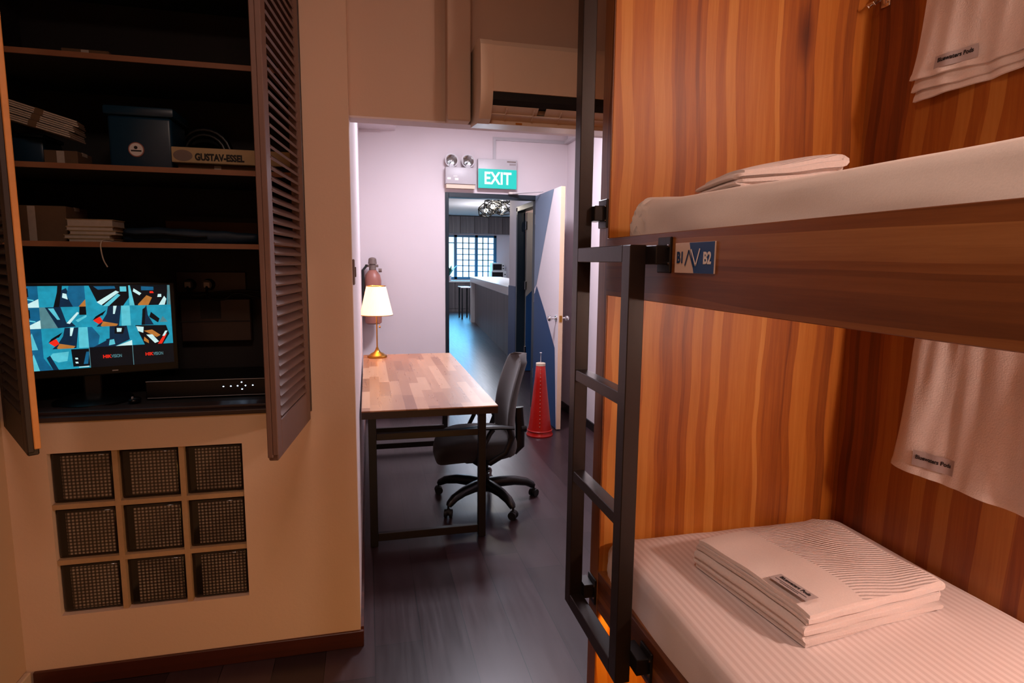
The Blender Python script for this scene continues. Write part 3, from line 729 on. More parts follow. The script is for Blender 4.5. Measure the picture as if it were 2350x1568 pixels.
# things on the shelves -------------------------------------------------
def obox(name, label, cat, x0, x1, y0, y1, z0, z1, mat, tape=None, rotz=0, extra=None, group=None, ry=0):
    cx, cy = (x0+x1)/2, (y0+y1)/2
    m = Matrix.Translation((cx, cy, 0)) @ Matrix.Rotation(rotz, 4, 'Z') @ Matrix.Translation((-cx, -cy, 0))
    if ry: m = m @ Matrix.Translation((x1, 0, z0)) @ Matrix.Rotation(ry, 4, 'Y') @ Matrix.Translation((-x1, 0, -z0))
    c = thing(name, label, cat, (cx, cy, z0), group)
    bm = B(); box(bm, x0, x1, y0, y1, z0, z1, 0, m, .0025, 1); b = fin('carton_body', bm, mat, c)
    bm = B(); box(bm, x0-.0006, x1+.0006, cy-.02, cy+.02, z1-.012, z1+.0008, 0, m); box(bm, (x0+x1)/2-.012, (x0+x1)/2+.012, y0-.0006, y0+.02, z0+.002, z1-.002, 0, m)
    fin('tape', bm, tape or 'paper', c)
    return c, b, m
S1, S2, S3 = 2.228, 1.868, 1.608
obox('cardboard_box', 'flat greyish box on the top shelf of the dark cabinet', 'box', -1.02, -.872, 2.50, 2.66, S1, S1+.05, 'card')
obox('cardboard_box', 'small square cardboard box on the second shelf below the leaning papers', 'box', -1.10, -.995, 2.50, 2.62, S2, S2+.062, 'card')
# toolbox (blue) with round sticker
c = thing('storage_box', 'dark blue storage box with a round pale sticker on the second shelf', 'box', (-.79, 2.55, S2))
bm = B(); box(bm, -.895, -.685, 2.50, 2.68, S2, S2+.195, 0, None, .012, 3); b = fin('box_body', bm, 'navy', c, 40)
bm = B(); box(bm, -.905, -.675, 2.492, 2.69, S2+.195, S2+.228, 0, None, .008, 2); fin('box_lid', bm, 'navy', c, 40)
bm = B(); cyl(bm, (-.805, 2.4995, 1.945), (-.805, 2.4975, 1.945), .026, n=32); st = fin('sticker', bm, 'red_ext', c)
bm = B(); cyl(bm, (-.805, 2.4975, 1.945), (-.805, 2.4965, 1.945), .0225, n=32); st = fin('sticker_face', bm, 'ink_white', st)
bm = B(); cyl(bm, (-.806, 2.4965, 1.952), (-.806, 2.4960, 1.952), .006, n=12); box(bm, -.822, -.788, 2.4958, 2.4965, 1.938, 1.943); fin('emblem', bm, 'ink', b)
# round black thing behind
c = thing('cable_reel', 'round black coil standing behind the blue box on the second shelf', 'coil', (-.60, 2.72, S2))
bm = B(); pts = [(-.63+.095*cos(a), 2.74, S2+.11+.095*sin(a)) for a in [2*pi*k/24 for k in range(24)]]; tube(bm, pts, .013, 8, closed=True)
pts = [(-.63+.075*cos(a), 2.74, S2+.11+.075*sin(a)) for a in [2*pi*k/24 for k in range(24)]]; tube(bm, pts, .012, 8, closed=True); fin('coil', bm, 'black', c, 60)
bm = B(); box(bm, -.655, -.605, 2.715, 2.765, S2+.001, S2+.06); fin('coil_tie', bm, 'black', c)
c, b, m = obox('cardboard_box', 'low brown carton under the long printed carton on the second shelf', 'box', -.672, -.40, 2.50, 2.64, S2, S2+.034, 'card')
c = thing('printed_carton', 'long cream carton printed with dark letters lying on a low box', 'carton', (-.53, 2.49, S2+.035))
bm = B(); box(bm, -.683, -.235, 2.47, 2.53, S2+.035, S2+.090, 0, None, .002, 1); b = fin('carton_body', bm, 'carton', c)
bm = B(); cyl(bm, (-.645, 2.4695, 1.928), (-.645, 2.4690, 1.928), .020, n=28)
for v in bm.verts: v.co.x = -.645+(v.co.x+.645)*1.6
fin('emblem', bm, 'tan_cover', b)
text('lettering', 'GUSTAV-ESSEL', .033, axes((-.605, 2.4685, 1.924), (1, 0, 0), (0, 0, 1)), 'ink', b, .0004, 'LEFT', .78, bold=.0015)
# leaning stack of papers at left of second shelf
for k in range(3):
    c = thing('paper_bundle', ['lowest of three rolled papers leaning at left of the second shelf', 'middle one of three rolled papers leaning on the second shelf', 'uppermost rolled paper leaning at left of the second shelf'][k], 'papers', (-1.12, 2.5, S2+.1+.025*k))
    bm = B(); m = Matrix.Translation((-1.10, 2.52+.012*k, 2.008+.024*k)) @ Matrix.Rotation(radians(16), 4, 'Y') @ Matrix.Rotation(.1*k, 4, 'Z')
    for q in range(3): box(bm, -.13+.006*q, .11-.004*q, -.06, .06, -.010+.007*q, -.005+.007*q, 0, m)
    fin('paper_sheets', bm, 'paper', c)
    bm = B(); box(bm, -.02, .005, -.0615, .0615, -.0115, .0105, 0, m); fin('paper_band', bm, 'card', c)
c = thing('storage_tin', 'dark tin under the leaning papers on the second shelf', 'tin', (-1.16, 2.62, S2))
bm = B(); box(bm, -1.28, -1.12, 2.55, 2.70, S2, S2+.11, 0, None, .01, 2); fin('tin_body', bm, 'navy', c, 40)
bm = B(); box(bm, -1.284, -1.116, 2.546, 2.704, S2+.11, S2+.125, 0, None, .005, 2); fin('tin_lid', bm, 'navy', c, 40)
# third shelf
obox('cardboard_box', 'brown cardboard box at the left end of the third shelf', 'box', -1.27, -1.055, 2.52, 2.70, S3, S3+.13, 'card')
for k in range(5):
    lab = ['booklet at the bottom of the paper pile on third shelf', 'second booklet up in the paper pile on third shelf', 'third booklet up in the paper pile on third shelf', 'fourth booklet up in the paper pile on third shelf', 'thick pad on top of the paper pile on third shelf'][k]
    c = thing('booklet', lab, 'booklet', (-.96, 2.5, S3+.014*k), 'booklets piled on the third shelf')
    h = .0135 if k < 4 else .026; dx = random.uniform(-.014, .014)
    m = Matrix.Translation((-.958+dx, 2.52, S3+.0142*k)) @ Matrix.Rotation(random.uniform(-.08, .08), 4, 'Z')
    bm = B(); box(bm, -.072, .072, -.05, .05, .0018, h-.0018, 0, m); fin('pages', bm, 'paper', c)
    bm = B(); box(bm, -.075, .075, -.052, .052, .0003, .0018, 0, m); box(bm, -.075, .075, -.052, .052, h-.0018, h, 0, m); fin('cover', bm, 'carton', c)
c = thing('folded_bag', 'dark navy bag lying flat along the third shelf', 'bag', (-.65, 2.55, S3))
bm = B(); vs = box(bm, -.87, -.40, 2.48, 2.68, S3+.001, S3+.058, 0, None, .024, 4)
bmesh.ops.subdivide_edges(bm, edges=[e for e in bm.edges if e.calc_length() > .05], cuts=8, use_grid_fill=True)
for v in bm.verts:
    n_ = noise.noise(v.co*14); v.co.z = max(S3+.001, v.co.z+(.012*n_-.10*max(0, v.co.x+.6)*(v.co.z-S3)/.06*.6)); v.co.x += .006*noise.noise(v.co*20)
fin('bag_body', bm, 'navy_bag', c, 60)
bm = B(); tube(bm, [(-.86, 2.475, S3+.035), (-.82, 2.468, S3+.03), (-.72, 2.466, S3+.034), (-.62, 2.468, S3+.026), (-.58, 2.475, S3+.028)], .005, 6); fin('bag_strap', bm, 'black', c)
cable([(-.885, 2.46, S3+.006), (-.888, 2.385, S3+.008), (-.889, 2.358, S3-.004), (-.889, 2.356, S3-.03), (-.884, 2.357, S3-.062), (-.874, 2.358, S3-.085)], 'pale string hanging over the edge of the third shelf', .0022, 'paper', 'string', 'string')
c = thing('cardboard_sheet', 'dim cardboard strip leaning at the back of the third shelf', 'cardboard', (-.60, 2.8, S3))
bm = B(); box(bm, -.80, -.45, 2.76, 2.775, S3, S3+.12); fin('sheet', bm, 'card', c)
bm = B(); box(bm, -.80, -.45, 2.7585, 2.76, S3+.1, S3+.12); fin('fold_line', bm, 'cab_in', c)

# ------------------------------------------------------------------ air conditioner
c = thing('air_conditioner', 'white split air conditioner mounted on the wall above the corridor opening', 'air conditioner', (.85, YH, 2.06))
AX0, AX1 = .408, 1.24
prof = [(2.418, 2.352), (2.25, 2.352), (2.222, 2.338), (2.208, 2.30), (2.203, 2.16), (2.212, 2.150)]
def prism_x(bm, prof, x0, x1, mi=0):
    a = [bm.verts.new((x0, y, z)) for y, z in prof]; b = [bm.verts.new((x1, y, z)) for y, z in prof]
    n = len(prof)
    for i in range(n):
        f = bm.faces.new((a[i], a[(i+1) % n], b[(i+1) % n], b[i])); f.material_index = mi
    f = bm.faces.new(a[::-1]); f.material_index = mi; f = bm.faces.new(b); f.material_index = mi
body = [(2.418, 2.355), (2.26, 2.355), (2.230, 2.345), (2.215, 2.325), (2.209, 2.29), (2.205, 2.165), (2.260, 2.150), (2.260, 2.105), (2.418, 2.105)]
bm = B(); prism_x(bm, body, AX0+.003, AX1-.003); shell = fin('ac_body', bm, 'ac_shell', c, 25)
bm = B()
endp = [(2.419, 2.357), (2.26, 2.357), (2.228, 2.346), (2.212, 2.325), (2.206, 2.29), (2.202, 2.162), (2.212, 2.118), (2.245, 2.075), (2.275, 2.064), (2.419, 2.078)]
prism_x(bm, endp, AX0, AX0+.045); prism_x(bm, endp, AX1-.045, AX1)
prism_x(bm, [(2.419, 2.105), (2.32, 2.105), (2.285, 2.085), (2.275, 2.066), (2.419, 2.078)], AX0+.045, AX1-.045)
fin('ac_side_cap', bm, 'ac_shell', c, 25)
bm = B(); prism_x(bm, [(2.258, 2.148), (2.206, 2.163), (2.208, 2.137), (2.225, 2.120), (2.258, 2.12)], AX0+.046, AX1-.046); fin('air_outlet', bm, 'dark_gap', c)
bm = B()
m = Matrix.Translation((0, 2.248, 2.105)) @ Matrix.Rotation(radians(-32), 4, 'X')
for a, b in ((AX0+.048, .63), (.66, .95), (.98, AX1-.05)): box(bm, a, b, -.028, .028, -.002, .002, 0, m)
m2 = Matrix.Translation((0, 2.272, 2.100)) @ Matrix.Rotation(radians(-20), 4, 'X')
box(bm, AX0+.048, AX1-.048, -.02, .03, -.012, -.008, 0, m2)
for k in range(7): x = AX0+.1+k*.105; box(bm, x, x+.003, -.02, .03, -.008, .012, 0, m)
fin('louvre_vane', bm, 'ac_shell', c)
bm = B()
for k in range(4): cyl(bm, (AX0+.042, 2.2075, 2.236+k*.012), (AX0+.042, 2.2055, 2.236+k*.012), .0025, n=10)
fin('indicator_light', bm, 'ink_white', c)
bm = B(); box(bm, .555, .58, 2.2745, 2.2765, 2.069, 2.075); fin('badge', bm, 'brass', c)

# ------------------------------------------------------------------ exit sign and emergency light
c = thing('exit_sign', 'lit green EXIT sign box over the far doorway', 'exit sign', (1.28, YF, 2.27))
bm = B(); box(bm, 1.082, 1.478, YF-.07, YF, 2.285, 2.572, 0, None, .006, 2); hs = fin('housing', bm, 'grey_plastic', c, 40)
bm = B(); box(bm, 1.086, 1.474, YF-.073, YF-.069, 2.288, 2.474, 0, None, .003, 1); sf = fin('sign_face', bm, 'sign_green', c)
text('lettering', 'EXIT', .165, axes((1.28, YF-.0745, 2.380), (1, 0, 0), (0, 0, 1)), 'sign_text', sf, .0008, 'CENTER', .82, bold=.004)
bm = B(); box(bm, 1.375, 1.466, YF-.0705, YF-.07, 2.545, 2.557); box(bm, 1.40, 1.466, YF-.0705, YF-.07, 2.528, 2.533); box(bm, 1.40, 1.466, YF-.0705, YF-.07, 2.518, 2.522); fin('rating_plate', bm, 'tan_cover', hs)
c = thing('emergency_light', 'grey twin spot emergency light box left of the EXIT sign', 'emergency light', (.91, YF, 2.31))
bm = B(); box(bm, .760, 1.060, YF-.09, YF, 2.315, 2.475, 0, None, .006, 2); bx_ = fin('housing', bm, 'grey_plastic', c, 40)
bm = B(); box(bm, .768, 1.052, YF-.075, YF, 2.275, 2.313); fin('base_plate', bm, 'ac_shell', c)
for q in ((.775, .81, 2.355, 2.375), (.835, .875, 2.385, 2.392), (.85, .885, 2.35, 2.372)):
    bm = B(); box(bm, q[0], q[1], YF-.0915, YF-.0895, q[2], q[3]); fin('rating_plate', bm, 'ink_white', bx_)
for x in (.822, .985):
    bm = B(); m = Matrix.Translation((x, YF-.055, 2.540))
    r = lathe(bm, (0, 0, 0), [(.020, .06), (.045, .045), (.062, 0), (.064, -.008), (.056, -.008)], 28)
    for v in bm.verts: v.co = Vector((v.co.x, v.co.z, v.co.y))
    box(bm, -.02, .02, 0.0, .03, -.07, -.03); xf(bm, bm.verts[:], m)
    sp = fin('spot_lamp', bm, 'grey_plastic', c, 40)
    bm = B(); r = lathe(bm, (0, 0, 0), [(.056, -.006), (.045, .012), (.022, .03), (.008, .034)], 28); cap(bm, r[-1])
    for v in bm.verts: v.co = Vector((v.co.x, v.co.z, v.co.y))
    sphere(bm, (0, .012, .0), .012); xf(bm, bm.verts[:], m); fin('reflector', bm, 'chrome', sp, 50)

# switch plate on corridor wall by the opening
c = thing('switch_plate', 'small brown switch plate on the white wall inside the opening', 'switch', (XC, 2.45, 1.5))
bm = B(); box(bm, XC, XC+.008, 2.40, 2.49, 1.46, 1.56, 0, None, .003, 1); fin('plate', bm, 'tan_cover', c)
bm = B(); box(bm, XC+.008, XC+.013, 2.43, 2.46, 1.49, 1.53, 0, None, .002, 1); fin('rocker', bm, 'tan_cover', c)

# ------------------------------------------------------------------ fire extinguisher behind the lamp
ex, ey = .050, 5.92
c = thing('fire_extinguisher', 'red fire extinguisher hung in the corner behind the desk lamp', 'fire extinguisher', (ex, ey, .95))
bm = B(); r = lathe(bm, (ex, ey, .955), [(.06, 0), (.078, .012), (.08, .04), (.08, .42), (.07, .47), (.045, .505), (.03, .52)], 28); cap(bm, r[0], 0, True); cap(bm, r[-1]); fin('cylinder_body', bm, 'red_ext', c, 40)
bm = B(); cyl(bm, (ex, ey, 1.475), (ex, ey, 1.53), .034, .03, 20); cyl(bm, (ex, ey, 1.53), (ex, ey, 1.575), .042, .036, 24); box(bm, ex-.07, ex+.055, ey-.02, ey+.02, 1.50, 1.525, 0, None, .004, 1); sphere(bm, (ex, ey, 1.575), .036, (1, 1, .5)); cyl(bm, (ex+.055, ey-.02, 1.47), (ex+.085, ey-.02, 1.47), .018, n=14); fin('valve', bm, 'tan_cover', c, 40)
bm = B(); tube(bm, [(ex-.05, ey-.02, 1.52), (ex-.09, ey-.03, 1.47), (ex-.088, ey-.05, 1.3), (ex-.086, ey-.06, 1.15)], .012, 8); fin('hose', bm, 'black_soft', c, 60)
bm = B(); box(bm, ex-.081, ex+.02, ey-.0835, ey-.076, 1.19, 1.27); fin('label_band', bm, 'red_paint', c)
bm = B(); box(bm, ex-.04, ex+.04, ey+.075, YF, 1.32, 1.36); fin('wall_bracket', bm, 'black_metal', c)

# ------------------------------------------------------------------ desk
DY0, DY1, DXa, DXb, DZT = 3.165, 5.15, -.045, .69, .77
c = thing('desk', 'long desk with butcher block top on a black steel frame against the corridor wall', 'desk', (.32, 4.15, 0))
bm = B(); box(bm, DXa, DXb, DY0, DY1, DZT-.008, DZT, 0, None, .002, 1); fin('desk_top', bm, 'desk_top', c)
bm = B(); box(bm, DXa+.001, DXb-.001, DY0+.001, DY1-.001, DZT-.045, DZT-.008, 0); fin('top_edge', bm, 'bamboo', c)
lx0, lx1 = -.012, .585; ly0, ly1 = DY0+.02, DY1-.30
for y in (ly0, ly1):
    for x in (lx0, lx1):
        bm = B(); box(bm, x, x+.042, y, y+.042, .004, DZT-.045, 0, None, .002, 1); lg = fin('leg', bm, 'black_metal', c)
        bm = B(); cyl(bm, (x+.021, y+.021, 0), (x+.021, y+.021, .006), .018, n=14); fin('foot_pad', bm, 'black_soft', lg)
bm = B()
for y in (ly0, ly1):
    box(bm, lx0+.042, lx1, y+.004, y+.038, .600, .636, 0, None, .002, 1); box(bm, lx0+.042, lx1, y+.006, y+.036, .030, .074, 0, None, .002, 1)
box(bm, lx0+.042, lx1, ly1-.10, ly1-.065, .2, .235, 0, None, .002, 1)
for x in (lx0, lx1): box(bm, x+.006, x+.036, ly0+.042, ly1, .69, DZT-.045, 0, None, .002, 1)
box(bm, lx0+.006, lx0+.036, ly0+.042, ly1, .2, .235, 0, None, .002, 1)
fin('cross_rail', bm, 'brown_metal', c)

# desk lamp
L0 = (.067, 5.0, DZT)
c = thing('desk_lamp', 'brass table lamp with a lit pleated cream shade on the desk corner', 'lamp', L0)
bm = B(); r = lathe(bm, L0, [(.078, 0), (.080, .010), (.076, .018), (.060, .026), (.052, .034), (.030, .044), (.017, .060), (.010, .078), (.008, .085)], 40); cap(bm, r[0], 0, True); cap(bm, r[-1]); fin('lamp_base', bm, 'brass', c, 35)
bm = B(); cyl(bm, (L0[0], L0[1], DZT+.08), (L0[0], L0[1], DZT+.46), .0055, n=12); fin('lamp_stem', bm, 'brass', c, 40)
bm = B(); r = lathe(bm, (L0[0], L0[1], 0), [(.131, 1.122), (.130, 1.126), (.078, 1.352), (.077, 1.356)], 120, 0, .006, 1); shd = fin('lamp_shade', bm, 'shade', c)
bm = B(); tube(bm, [(L0[0]+.0775*cos(a), L0[1]+.0775*sin(a), 1.356) for a in [2*pi*k/40 for k in range(40)]], .003, 6, closed=True)
for a in (0, 2*pi/3, 4*pi/3): tube(bm, [(L0[0], L0[1], 1.345), (L0[0]+.077*cos(a), L0[1]+.077*sin(a), 1.355)], .0015, 5)
tube(bm, [(L0[0]+.131*cos(a), L0[1]+.131*sin(a), 1.121) for a in [2*pi*k/40 for k in range(40)]], .003, 6, closed=True)
fin('shade_ring', bm, 'brass', shd)
bm = B(); tube(bm, [(L0[0]+.022, L0[1]-.01, 1.15), (L0[0]+.024, L0[1]-.01, 1.03)], .0012, 5); sphere(bm, (L0[0]+.024, L0[1]-.01, 1.022), .008); fin('pull_chain', bm, 'brass', c)
bm = B(); sphere(bm, (L0[0], L0[1], 1.26), .028, (1, 1, 1.2)); fin('bulb', bm, 'warm_bulb', c, 60)

# ------------------------------------------------------------------ office chair
CH = Vector((.72, 3.70, 0))
c = thing('office_chair', 'black swivel office chair with mesh back tucked under the desk', 'chair', CH)
def rpad(bm, prof_fn, nu=22, nv=16):
    pass
# seat: superellipse cushion
bm = B(); rings = []
for k, (s, z) in enumerate(((.86, .338), (.97, .352), (1.0, .385), (1.0, .42), (.97, .447), (.90, .460), (.6, .464))):
    ring = []
    for i in range(40):
        a = 2*pi*i/40; e = .62
        x = .262*s*math.copysign(abs(cos(a))**e, cos(a)); y = .235*s*math.copysign(abs(sin(a))**e, sin(a))
        zz = z - .045*max(0, (-x/.245))**3 + (.012*(y/.235)**2 if k > 3 else 0)
        ring.append(bm.verts.new((CH.x-.068+x, CH.y+y, zz)))
    rings.append(ring)
for a, b in zip(rings, rings[1:]):
    for i in range(40): bm.faces.new((a[i], a[(i+1) % 40], b[(i+1) % 40], b[i]))
cap(bm, rings[0], 0, True); cap(bm, rings[-1]); fin('seat', bm, 'chair_fabric', c, 60)
# back: curved padded shell following an S profile
def back_profile(t):
    z = .32+t*.655
    x = CH.x+.205+.055*sin(pi*(1-t)*1.0)*-0.9+.05*t - .03*(1-t)
    return x, z
bm = B(); NU, NV = 22, 26; front, backv = [], []
for j in range(NV+1):
    t = j/NV; x, z = back_profile(t)
    w = .225*(1-.62*abs(t*1.04-.52)**3.2*2.2)*(1-.12*t)
    if t > .93: w *= math.sqrt(max(.0, 1-((t-.93)/.075)**2))
    if t < .06: w *= math.sqrt(max(.0, 1-((.06-t)/.068)**2))
    fr, bk = [], []
    for i in range(NU+1):
        u = -1+2*i/NU; y = CH.y+w*u
        curve = -.050*(u*u)
        th_ = .028*math.sqrt(max(0, 1-abs(u)**3.5))*(1 if .05 < t < .95 else .6)
        fr.append(bm.verts.new((x+curve-th_*.9, y, z))); bk.append(bm.verts.new((x+curve+th_, y, z)))
    front.append(fr); backv.append(bk)
for j in range(NV):
    for i in range(NU):
        bm.faces.new((front[j][i], front[j+1][i], front[j+1][i+1], front[j][i+1]))
        bm.faces.new((backv[j][i], backv[j][i+1], backv[j+1][i+1], backv[j+1][i]))
for j in range(NV):
    bm.faces.new((front[j][0], backv[j][0], backv[j+1][0], front[j+1][0])); bm.faces.new((front[j][NU], front[j+1][NU], backv[j+1][NU], backv[j][NU]))
for i in range(NU):
    bm.faces.new((front[0][i], front[0][i+1], backv[0][i+1], backv[0][i])); bm.faces.new((front[NV][i], backv[NV][i], backv[NV][i+1], front[NV][i+1]))
bmesh.ops.remove_doubles(bm, verts=bm.verts, dist=.0008)
fin('backrest', bm, 'chair_fabric', c, 50)
bm = B(); bar(bm, (CH.x+.02, CH.y, .325), (CH.x+.20, CH.y, .325), .07, .02); tube(bm, [(CH.x+.19, CH.y, .325), (CH.x+.235, CH.y, .36), (CH.x+.235, CH.y, .50), (CH.x+.225, CH.y, .62)], .02, 8, flat=1.6)
fin('back_support', bm, 'black', c, 40)
bm = B(); cyl(bm, (CH.x+.24, CH.y-.0, .475), (CH.x+.275, CH.y-.0, .475), .028, .024, 16); fin('adjust_knob', bm, 'black', c, 40)
bm = B(); box(bm, CH.x-.15, CH.x+.09, CH.y-.09, CH.y+.09, .285, .34, 0, None, .02, 2); cyl(bm, (CH.x-.03, CH.y-.09, .31), (CH.x-.03, CH.y-.25, .30), .007, n=8); sphere(bm, (CH.x-.03, CH.y-.25, .30), .018, (1, 1.6, .6)); fin('tilt_mechanism', bm, 'black', c, 40)
bm = B(); cyl(bm, (CH.x, CH.y, .08), (CH.x, CH.y, .19), .034, .031, 20); cyl(bm, (CH.x, CH.y, .19), (CH.x, CH.y, .29), .024, n=20); fin('gas_column', bm, 'black', c, 40)
bm = B()
angs = [radians(a) for a in (2, 74, 146, 218, 290)]
for a in angs:
    d = Vector((cos(a), sin(a), 0)); p = []
    for t, zz in ((0, .115), (.3, .125), (.6, .122), (.85, .105), (.97, .082), (1.0, .07)): p.append(CH+d*(.335*t)+Vector((0, 0, zz)))
    tube(bm, p, .02, 10, radii=[.042, .036, .031, .027, .023, .017])
cyl(bm, CH+Vector((0, 0, .08)), CH+Vector((0, 0, .145)), .05, .042, 24)
fin('star_base', bm, 'black', c, 50)
for a in angs:
    d = Vector((cos(a), sin(a), 0)); p = CH+d*.338; s = Vector((-sin(a+.6), cos(a+.6), 0))
    bm = B(); cyl(bm, p+Vector((0, 0, .045)), p+Vector((0, 0, .085)), .007, n=8)
    for q in (-1, 1): cyl(bm, p+s*(.008*q)+Vector((0, 0, .026)), p+s*(.024*q)+Vector((0, 0, .026)), .026, n=20)
    cyl(bm, p-s*.01+Vector((0, 0, .034)), p+s*.01+Vector((0, 0, .034)), .022, n=16)
    fin('caster', bm, 'black_soft', c, 40)
for sy in (-1, 1):
    y = CH.y+sy*.262
    bm = B(); tube(bm, [(CH.x-.10, y-sy*.09, .335), (CH.x-.10, y, .35), (CH.x-.06, y, .45), (CH.x-.02, y, .53), (CH.x+.0, y, .555)], .014, 8, flat=1.5)
    tube(bm, [(CH.x+.10, y, .555), (CH.x+.12, y, .50), (CH.x+.08, y, .40), (CH.x-.02, y, .345), (CH.x-.05, y-sy*.09, .335)], .013, 8, flat=1.5)
    ar = fin('armrest', bm, 'black', c, 50)
    bm = B(); pts = [(CH.x-.23, y, .535), (CH.x-.20, y, .560), (CH.x-.08, y, .568), (CH.x+.05, y, .565), (CH.x+.13, y, .555)]
    tube(bm, pts, .02, 10, radii=[.016, .024, .027, .025, .018], flat=.55); fin('arm_pad', bm, 'black', ar, 50)

# ------------------------------------------------------------------ red cone
cc = (1.50, 5.10, 0)
c = thing('traffic_cone', 'tall narrow red cone standing before the open blue and white door', 'cone', cc)
bm = B(); r = lathe(bm, cc, [(.120, .0), (.122, .012), (.116, .022), (.110, .045), (.108, .06), (.10, .10), (.055, .50), (.042, .640), (.036, .648)], 40); cap(bm, r[0], 0, True); cap(bm, r[-1]); cb = fin('cone_body', bm, 'red_paint', c, 35)
bm = B()
for k in range(16):
    z = .10+k*.034; rr = .10-(z-.1)*.1125; a = -1.85
    sphere(bm, (cc[0]+rr*cos(a), cc[1]+rr*sin(a), z), .0055, (1, 1, .6), 0, 8)
fin('seam_rivet', bm, 'red_ext', cb)
bm = B(); r = lathe(bm, cc, [(.113, .047), (.116, .052), (.111, .058)], 40); fin('base_ring', bm, 'red_paint', cb, 40)
bm = B(); r = lathe(bm, cc, [(.043, .642), (.043, .664), (.03, .668)], 28); cap(bm, r[0], 0, True); cap(bm, r[-1]); fin('cone_cap', bm, 'ac_shell', c, 35)
bm = B(); cyl(bm, (cc[0], cc[1], .666), (cc[0], cc[1], .755), .003, n=8); sphere(bm, (cc[0], cc[1], .757), .007, (1.6, 1.6, .6)); fin('top_pin', bm, 'grey_plastic', c)

# ------------------------------------------------------------------ bunk bed
XB, XI, YE, YN = .745, 1.672, 1.80, -.35
c = bed = thing('bunk_bed', 'orange brown wooden bunk bed with two berths filling the right side', 'bunk bed', (1.2, .75, 0))
bm = B(); box(bm, XB+.004, XI+.03, YE, YE+.070, 0, 2.75, 0, None, .0015, 1); fin('end_panel', bm, 'wood_end', bed)
bm = B(); box(bm, XB-.001, XB+.0035, YE-.001, YE+.071, 0, 2.75, 0, None, .001, 1); fin('edge_trim', bm, 'wood_edge', bed)
bm = B(); box(bm, XB, XI+.03, YN-.04, YN, 0, 2.75, 0, None, .0015, 1); fin('end_panel', bm, 'wood_end', bed)
bm = B(); box(bm, XI, XI+.03, YN, YE, 0, 2.75); fin('back_panel', bm, 'wood_back_shaded', bed)
bm = B(); box(bm, XB-.004, XB+.030, YN, YE-.002, 1.452, 1.632, 0, None, .0015, 1); fin('front_board', bm, 'wood_board', bed)
bm = B(); box(bm, XB+.031, XI, YN, YE, 1.500, 1.596); fin('bunk_deck', bm, 'wood_board', bed)
bm = B(); box(bm, XB+.0, XB+.030, YN, YE, .372, .510, 0, None, .0015, 1); fin('side_board', bm, 'wood_board', bed)
bm = B(); box(bm, XB+.031, XI, YN, YE, .42, .478); fin('bunk_deck', bm, 'wood_board', bed)
bm = B(); box(bm, XB, XI+.03, YN-.04, YE+.070, 2.75, 2.78); fin('top_panel', bm, 'wood_board', bed)
bm = B(); box(bm, XB+.05, XB+.062, YN+.05, YE-.02, .405, .417); fin('light_strip', bm, 'amber', bed)
# number plaque
PX = XB-.004
bm = B(); box(bm, PX-.004, PX, 1.178, 1.352, 1.531, 1.603, 0, None, .0008, 1); pl = fin('number_plaque', bm, 'plaque_white', bed); pl['label'] = 'white and blue plaque reading B1 B2'
bm = B(); q = [(1.285, 1.6025), (1.1785, 1.6025), (1.1785, 1.5315), (1.262, 1.5315)]
quad(bm, [(PX-.0045, y, z) for y, z in q]); fin('plaque_field', bm, 'plaque_blue', pl)
mt = lambda y, z: axes((PX-.0052, y, z), (0, -1, 0), (0, 0, 1))
text('lettering', 'B1', .037, mt(1.325, 1.567), 'ink_blue', pl, .0003, 'CENTER', .85, bold=.0012)
text('lettering', 'B2', .037, mt(1.206, 1.565), 'ink_white', pl, .0003, 'CENTER', .85, bold=.0012)
def stroke(pts, w, mat):
    bm = B()
    for (y0, z0), (y1, z1) in zip(pts, pts[1:]):
        d = Vector((0, y1-y0, z1-z0)).normalized(); s = Vector((0, -d.z, d.y))*w/2
        a, b = Vector((PX-.0056, y0, z0)), Vector((PX-.0056, y1, z1))
        quad(bm, [a-s, b-s, b+s, a+s])
    return fin('emblem', bm, mat, pl)
stroke([(1.301, 1.549), (1.285, 1.585), (1.263, 1.546)], .0045, 'ink_blue')
stroke([(1.275, 1.587), (1.253, 1.549), (1.237, 1.588)], .0045, 'ink_white')

# ladder (bolted to the bed)
XL = .66; SW, SD = .050, .045
y1a, y1b = 1.445, 1.495      # near stile
y2a, y2b = 1.842, 1.892      # far stile
bm = B()
box(bm, XL, XL+SD, y1a, y1b, .365, 1.601, 0, None, .002, 1)
box(bm, XL, XL+SD, y2a, y2b, .365, 2.70, 0, None, .002, 1)
box(bm, XL, XL+SD, y1b, y2a, 1.556, 1.601, 0, None, .002, 1)
box(bm, XL, XL+SD, y1b, y2a, .365, .412, 0, None, .002, 1)
ld = fin('ladder', bm, 'brown_metal', bed); ld['label'] = 'black steel ladder bolted to bunk front'
for z in (1.168, .822):
    bm = B(); box(bm, XL+.002, XL+SD-.002, y1b, y2a, z, z+.036, 0, None, .002, 1); fin('rung', bm, 'brown_metal', ld)
for y, z, xp in ((1.834, 1.71, XB-.001), (1.405, 1.575, XB-.004), (1.836, .43, XB-.001), (1.42, .44, XB)):
    bm = B(); stile_y = (y2a+y2b)/2 if y > 1.6 else (y1a+y1b)/2
    box(bm, XL+SD-.002, xp-.006, min(y, stile_y)-.02, max(y, stile_y)+.02, z-.024, z+.024, 0, None, .002, 1)
    box(bm, xp-.0075, xp-.0005, y-.034, y+.034, z-.045, z+.045, 0, None, .002, 1)
    br = fin('bracket', bm, 'black_metal', ld)
    for dz in (-.022, .022):
        bm = B(); cyl(bm, (xp-.0075, y-.026, z+dz), (xp-.0105, y-.026, z+dz), .0045, n=10); fin('screw', bm, 'chrome', br)

